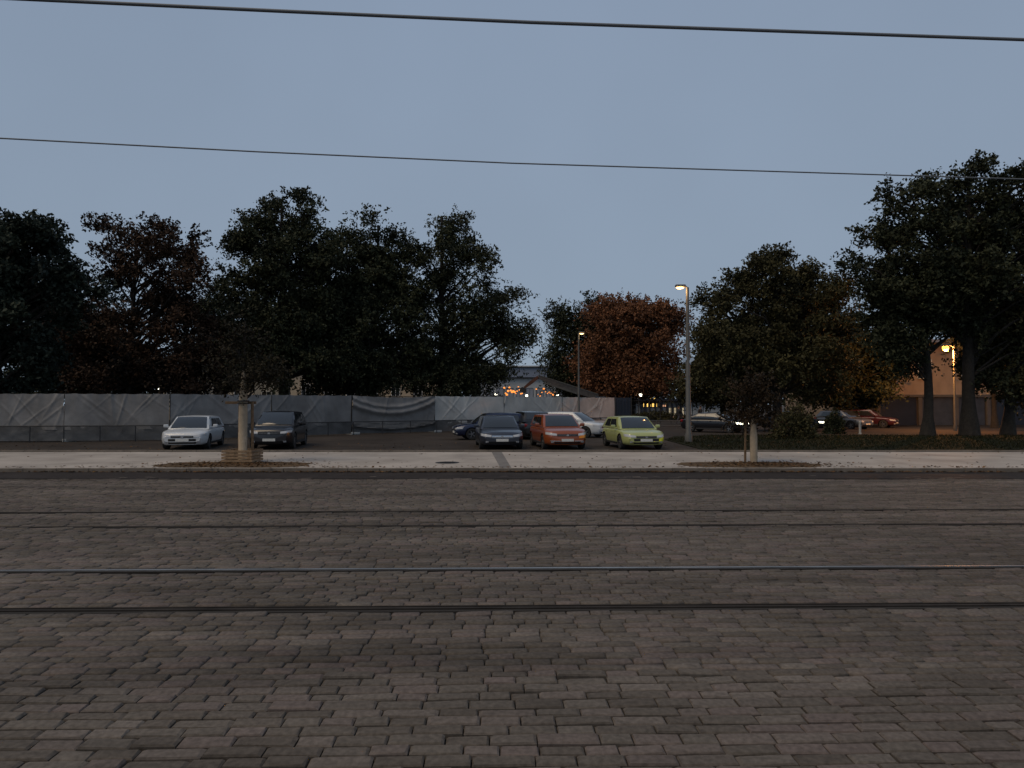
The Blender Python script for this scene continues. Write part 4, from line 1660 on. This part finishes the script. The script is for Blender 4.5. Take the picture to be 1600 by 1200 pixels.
# ------------------------------------------------------------------ walkers
def person(lab, x, y, face, stride, coat, legs, seed):
    """one continuous skinned body: pelvis root, legs in stride, arms, five fingers a hand"""
    V_, E_, Rr = [], [], []

    def vtx(p_, r_, parent=None):
        V_.append(p_)
        Rr.append(r_)
        if parent is not None:
            E_.append((parent, len(V_) - 1))
        return len(V_) - 1
    pel = vtx((0, 0, .93), (.155, .12))
    wai = vtx((0, 0, 1.10), (.145, .11), pel)
    che = vtx((.02, 0, 1.30), (.175, .125), wai)
    nk = vtx((.03, 0, 1.46), (.075, .075), che)
    hd = vtx((.05, 0, 1.58), (.085, .095), nk)
    vtx((.055, 0, 1.70), (.075, .085), hd)
    for s, fw in ((1, stride), (-1, -stride)):
        hp = vtx((0, s * .10, .86), (.095, .095), pel)
        kn = vtx((fw * .22 + .04, s * .10, .49), (.065, .065), hp)
        an = vtx((fw * .42 - (.10 if fw < 0 else 0), s * .10, .10), (.045, .045), kn)
        vtx((fw * .42 + .15 - (.08 if fw < 0 else 0), s * .11, .045), (.038, .038), an)
        sh = vtx((.02, s * .20, 1.39), (.075, .075), che)
        eb = vtx((-fw * .12 - .03, s * .26, 1.13), (.050, .050), sh)
        wr = vtx((-fw * .28 + .05, s * .26, .90), (.034, .034), eb)
        pm_ = vtx((-fw * .32 + .07, s * .255, .83), (.030, .036), wr)
        for k in range(4):
            f1 = vtx((-fw * .33 + .07 + (k - 1.5) * .022, s * .25, .775), (.009, .009), pm_)
            vtx((-fw * .33 + .075 + (k - 1.5) * .022, s * .235, .735 + .008 * abs(k - 1.5)), (.008, .008), f1)
        th_ = vtx((-fw * .32 + .115, s * .235, .81), (.010, .010), pm_)
        vtx((-fw * .32 + .125, s * .225, .775), (.008, .008), th_)
    me = bpy.data.meshes.new('person')
    me.from_pydata(V_, E_, [])
    o_ = bpy.data.objects.new('person', me)
    COL.objects.link(o_)
    md = o_.modifiers.new('skin', 'SKIN')
    md.use_smooth_shade = True
    if not me.skin_vertices:
        bm_ = bmesh.new()
        bm_.from_mesh(me)
        bm_.verts.layers.skin.verify()
        bm_.to_mesh(me)
        bm_.free()
    for i_, r_ in enumerate(Rr):
        me.skin_vertices[0].data[i_].radius = r_
        me.skin_vertices[0].data[i_].use_root = (i_ == 0)
    sb = o_.modifiers.new('sub', 'SUBSURF')
    sb.levels = sb.render_levels = 2
    bpy.context.view_layer.update()
    dg_ = bpy.context.evaluated_depsgraph_get()
    m2_ = bpy.data.meshes.new_from_object(o_.evaluated_get(dg_))
    o_.modifiers.clear()
    o_.data = m2_
    m2_.materials.clear()
    for mm in (coat, legs, M['skin'], M['trim']):
        m2_.materials.append(mm)
    for pl in m2_.polygons:
        c_ = pl.center
        if c_.z > 1.47:
            pl.material_index = 2
        elif abs(c_.y) > .19 and c_.z < .90:
            pl.material_index = 2
        elif c_.z < .09:
            pl.material_index = 3
        elif c_.z < .86:
            pl.material_index = 1
        else:
            pl.material_index = 0
    m2_.shade_smooth()
    o_.location = (x, y, GZ + .01)
    o_.rotation_euler = (0, 0, face)
    tag(o_, lab, 'person', 'walkers beyond the car park')
    mb_ = MB()
    mb_.lathe([(.102, -.06), (.11, .0), (.10, .06), (.06, .105), (0, .12)], 14)
    mb_.v = [(x_ - .015 + .05, y_ * .93, z_ + 1.665) for x_, y_, z_ in mb_.v]
    h_ = mb_.build('hair', M['hair'], o_, smooth=80)
    # face: nose, eyes, ears
    mb_ = MB()
    mb_.box((.155, 0, 1.63), (.03, .025, .04), bev=.008)
    for s in (-1, 1):
        mb_.box((.03, s * .10, 1.63), (.04, .02, .06), bev=.008)
    mb_.build('nose_and_ears', M['skin'], o_)
    mb_ = MB()
    for s in (-1, 1):
        mb_.box((.137, s * .035, 1.655), (.02, .026, .012))
    mb_.box((.140, 0, 1.575), (.016, .05, .01))
    mb_.build('eyes_and_mouth', M['hair'], o_)
    return o_


p = at(1061, 660, 58)
person('person in dark clothes walking left of the near lamp post', p.x, 58, R(200), 1.0, M['jacket'], M['trousers'], 1)
p = at(1094, 652, 63)
person('person in dark coat standing behind the dark saloon', p.x, 63, R(-60), .25, M['coat_b'], M['trousers'], 2)


# ------------------------------------------------------------------ overhead wires
def wire(lab, pts, r_):
    P = [Vector(q_) for q_ in pts]
    mb_ = MB()
    fine = []
    for i in range(len(P) - 1):
        for k in range(10):
            fine.append(P[i].lerp(P[i + 1], k / 10))
    fine.append(P[-1])
    mb_.tube(fine, r_, 8)
    o_ = mb_.build('overhead_wire', M['wire'], smooth=80)
    return tag(o_, lab, 'wire', 'overhead tram wires')


def wpts(lst, z):
    out = []
    for px, py in lst:
        q = at(px, py, 1.0)
        Y = (z - CAMH) / (q.z - CAMH)
        out.append(Vector((q.x * Y, Y, z)))
    d0 = (out[0] - out[1]).normalized()
    d1 = (out[-1] - out[-2]).normalized()
    return [out[0] + d0 * 40] + out + [out[-1] + d1 * 45]


wire('upper overhead tram wire crossing the top of the sky', wpts([(70, 0), (430, 17), (830, 35), (1230, 49), (1600, 62)], 6.55), .020)
wire('lower overhead tram wire running across mid sky', wpts([(0, 216), (400, 237), (800, 255), (1150, 266), (1440, 275)], 6.45), .013)
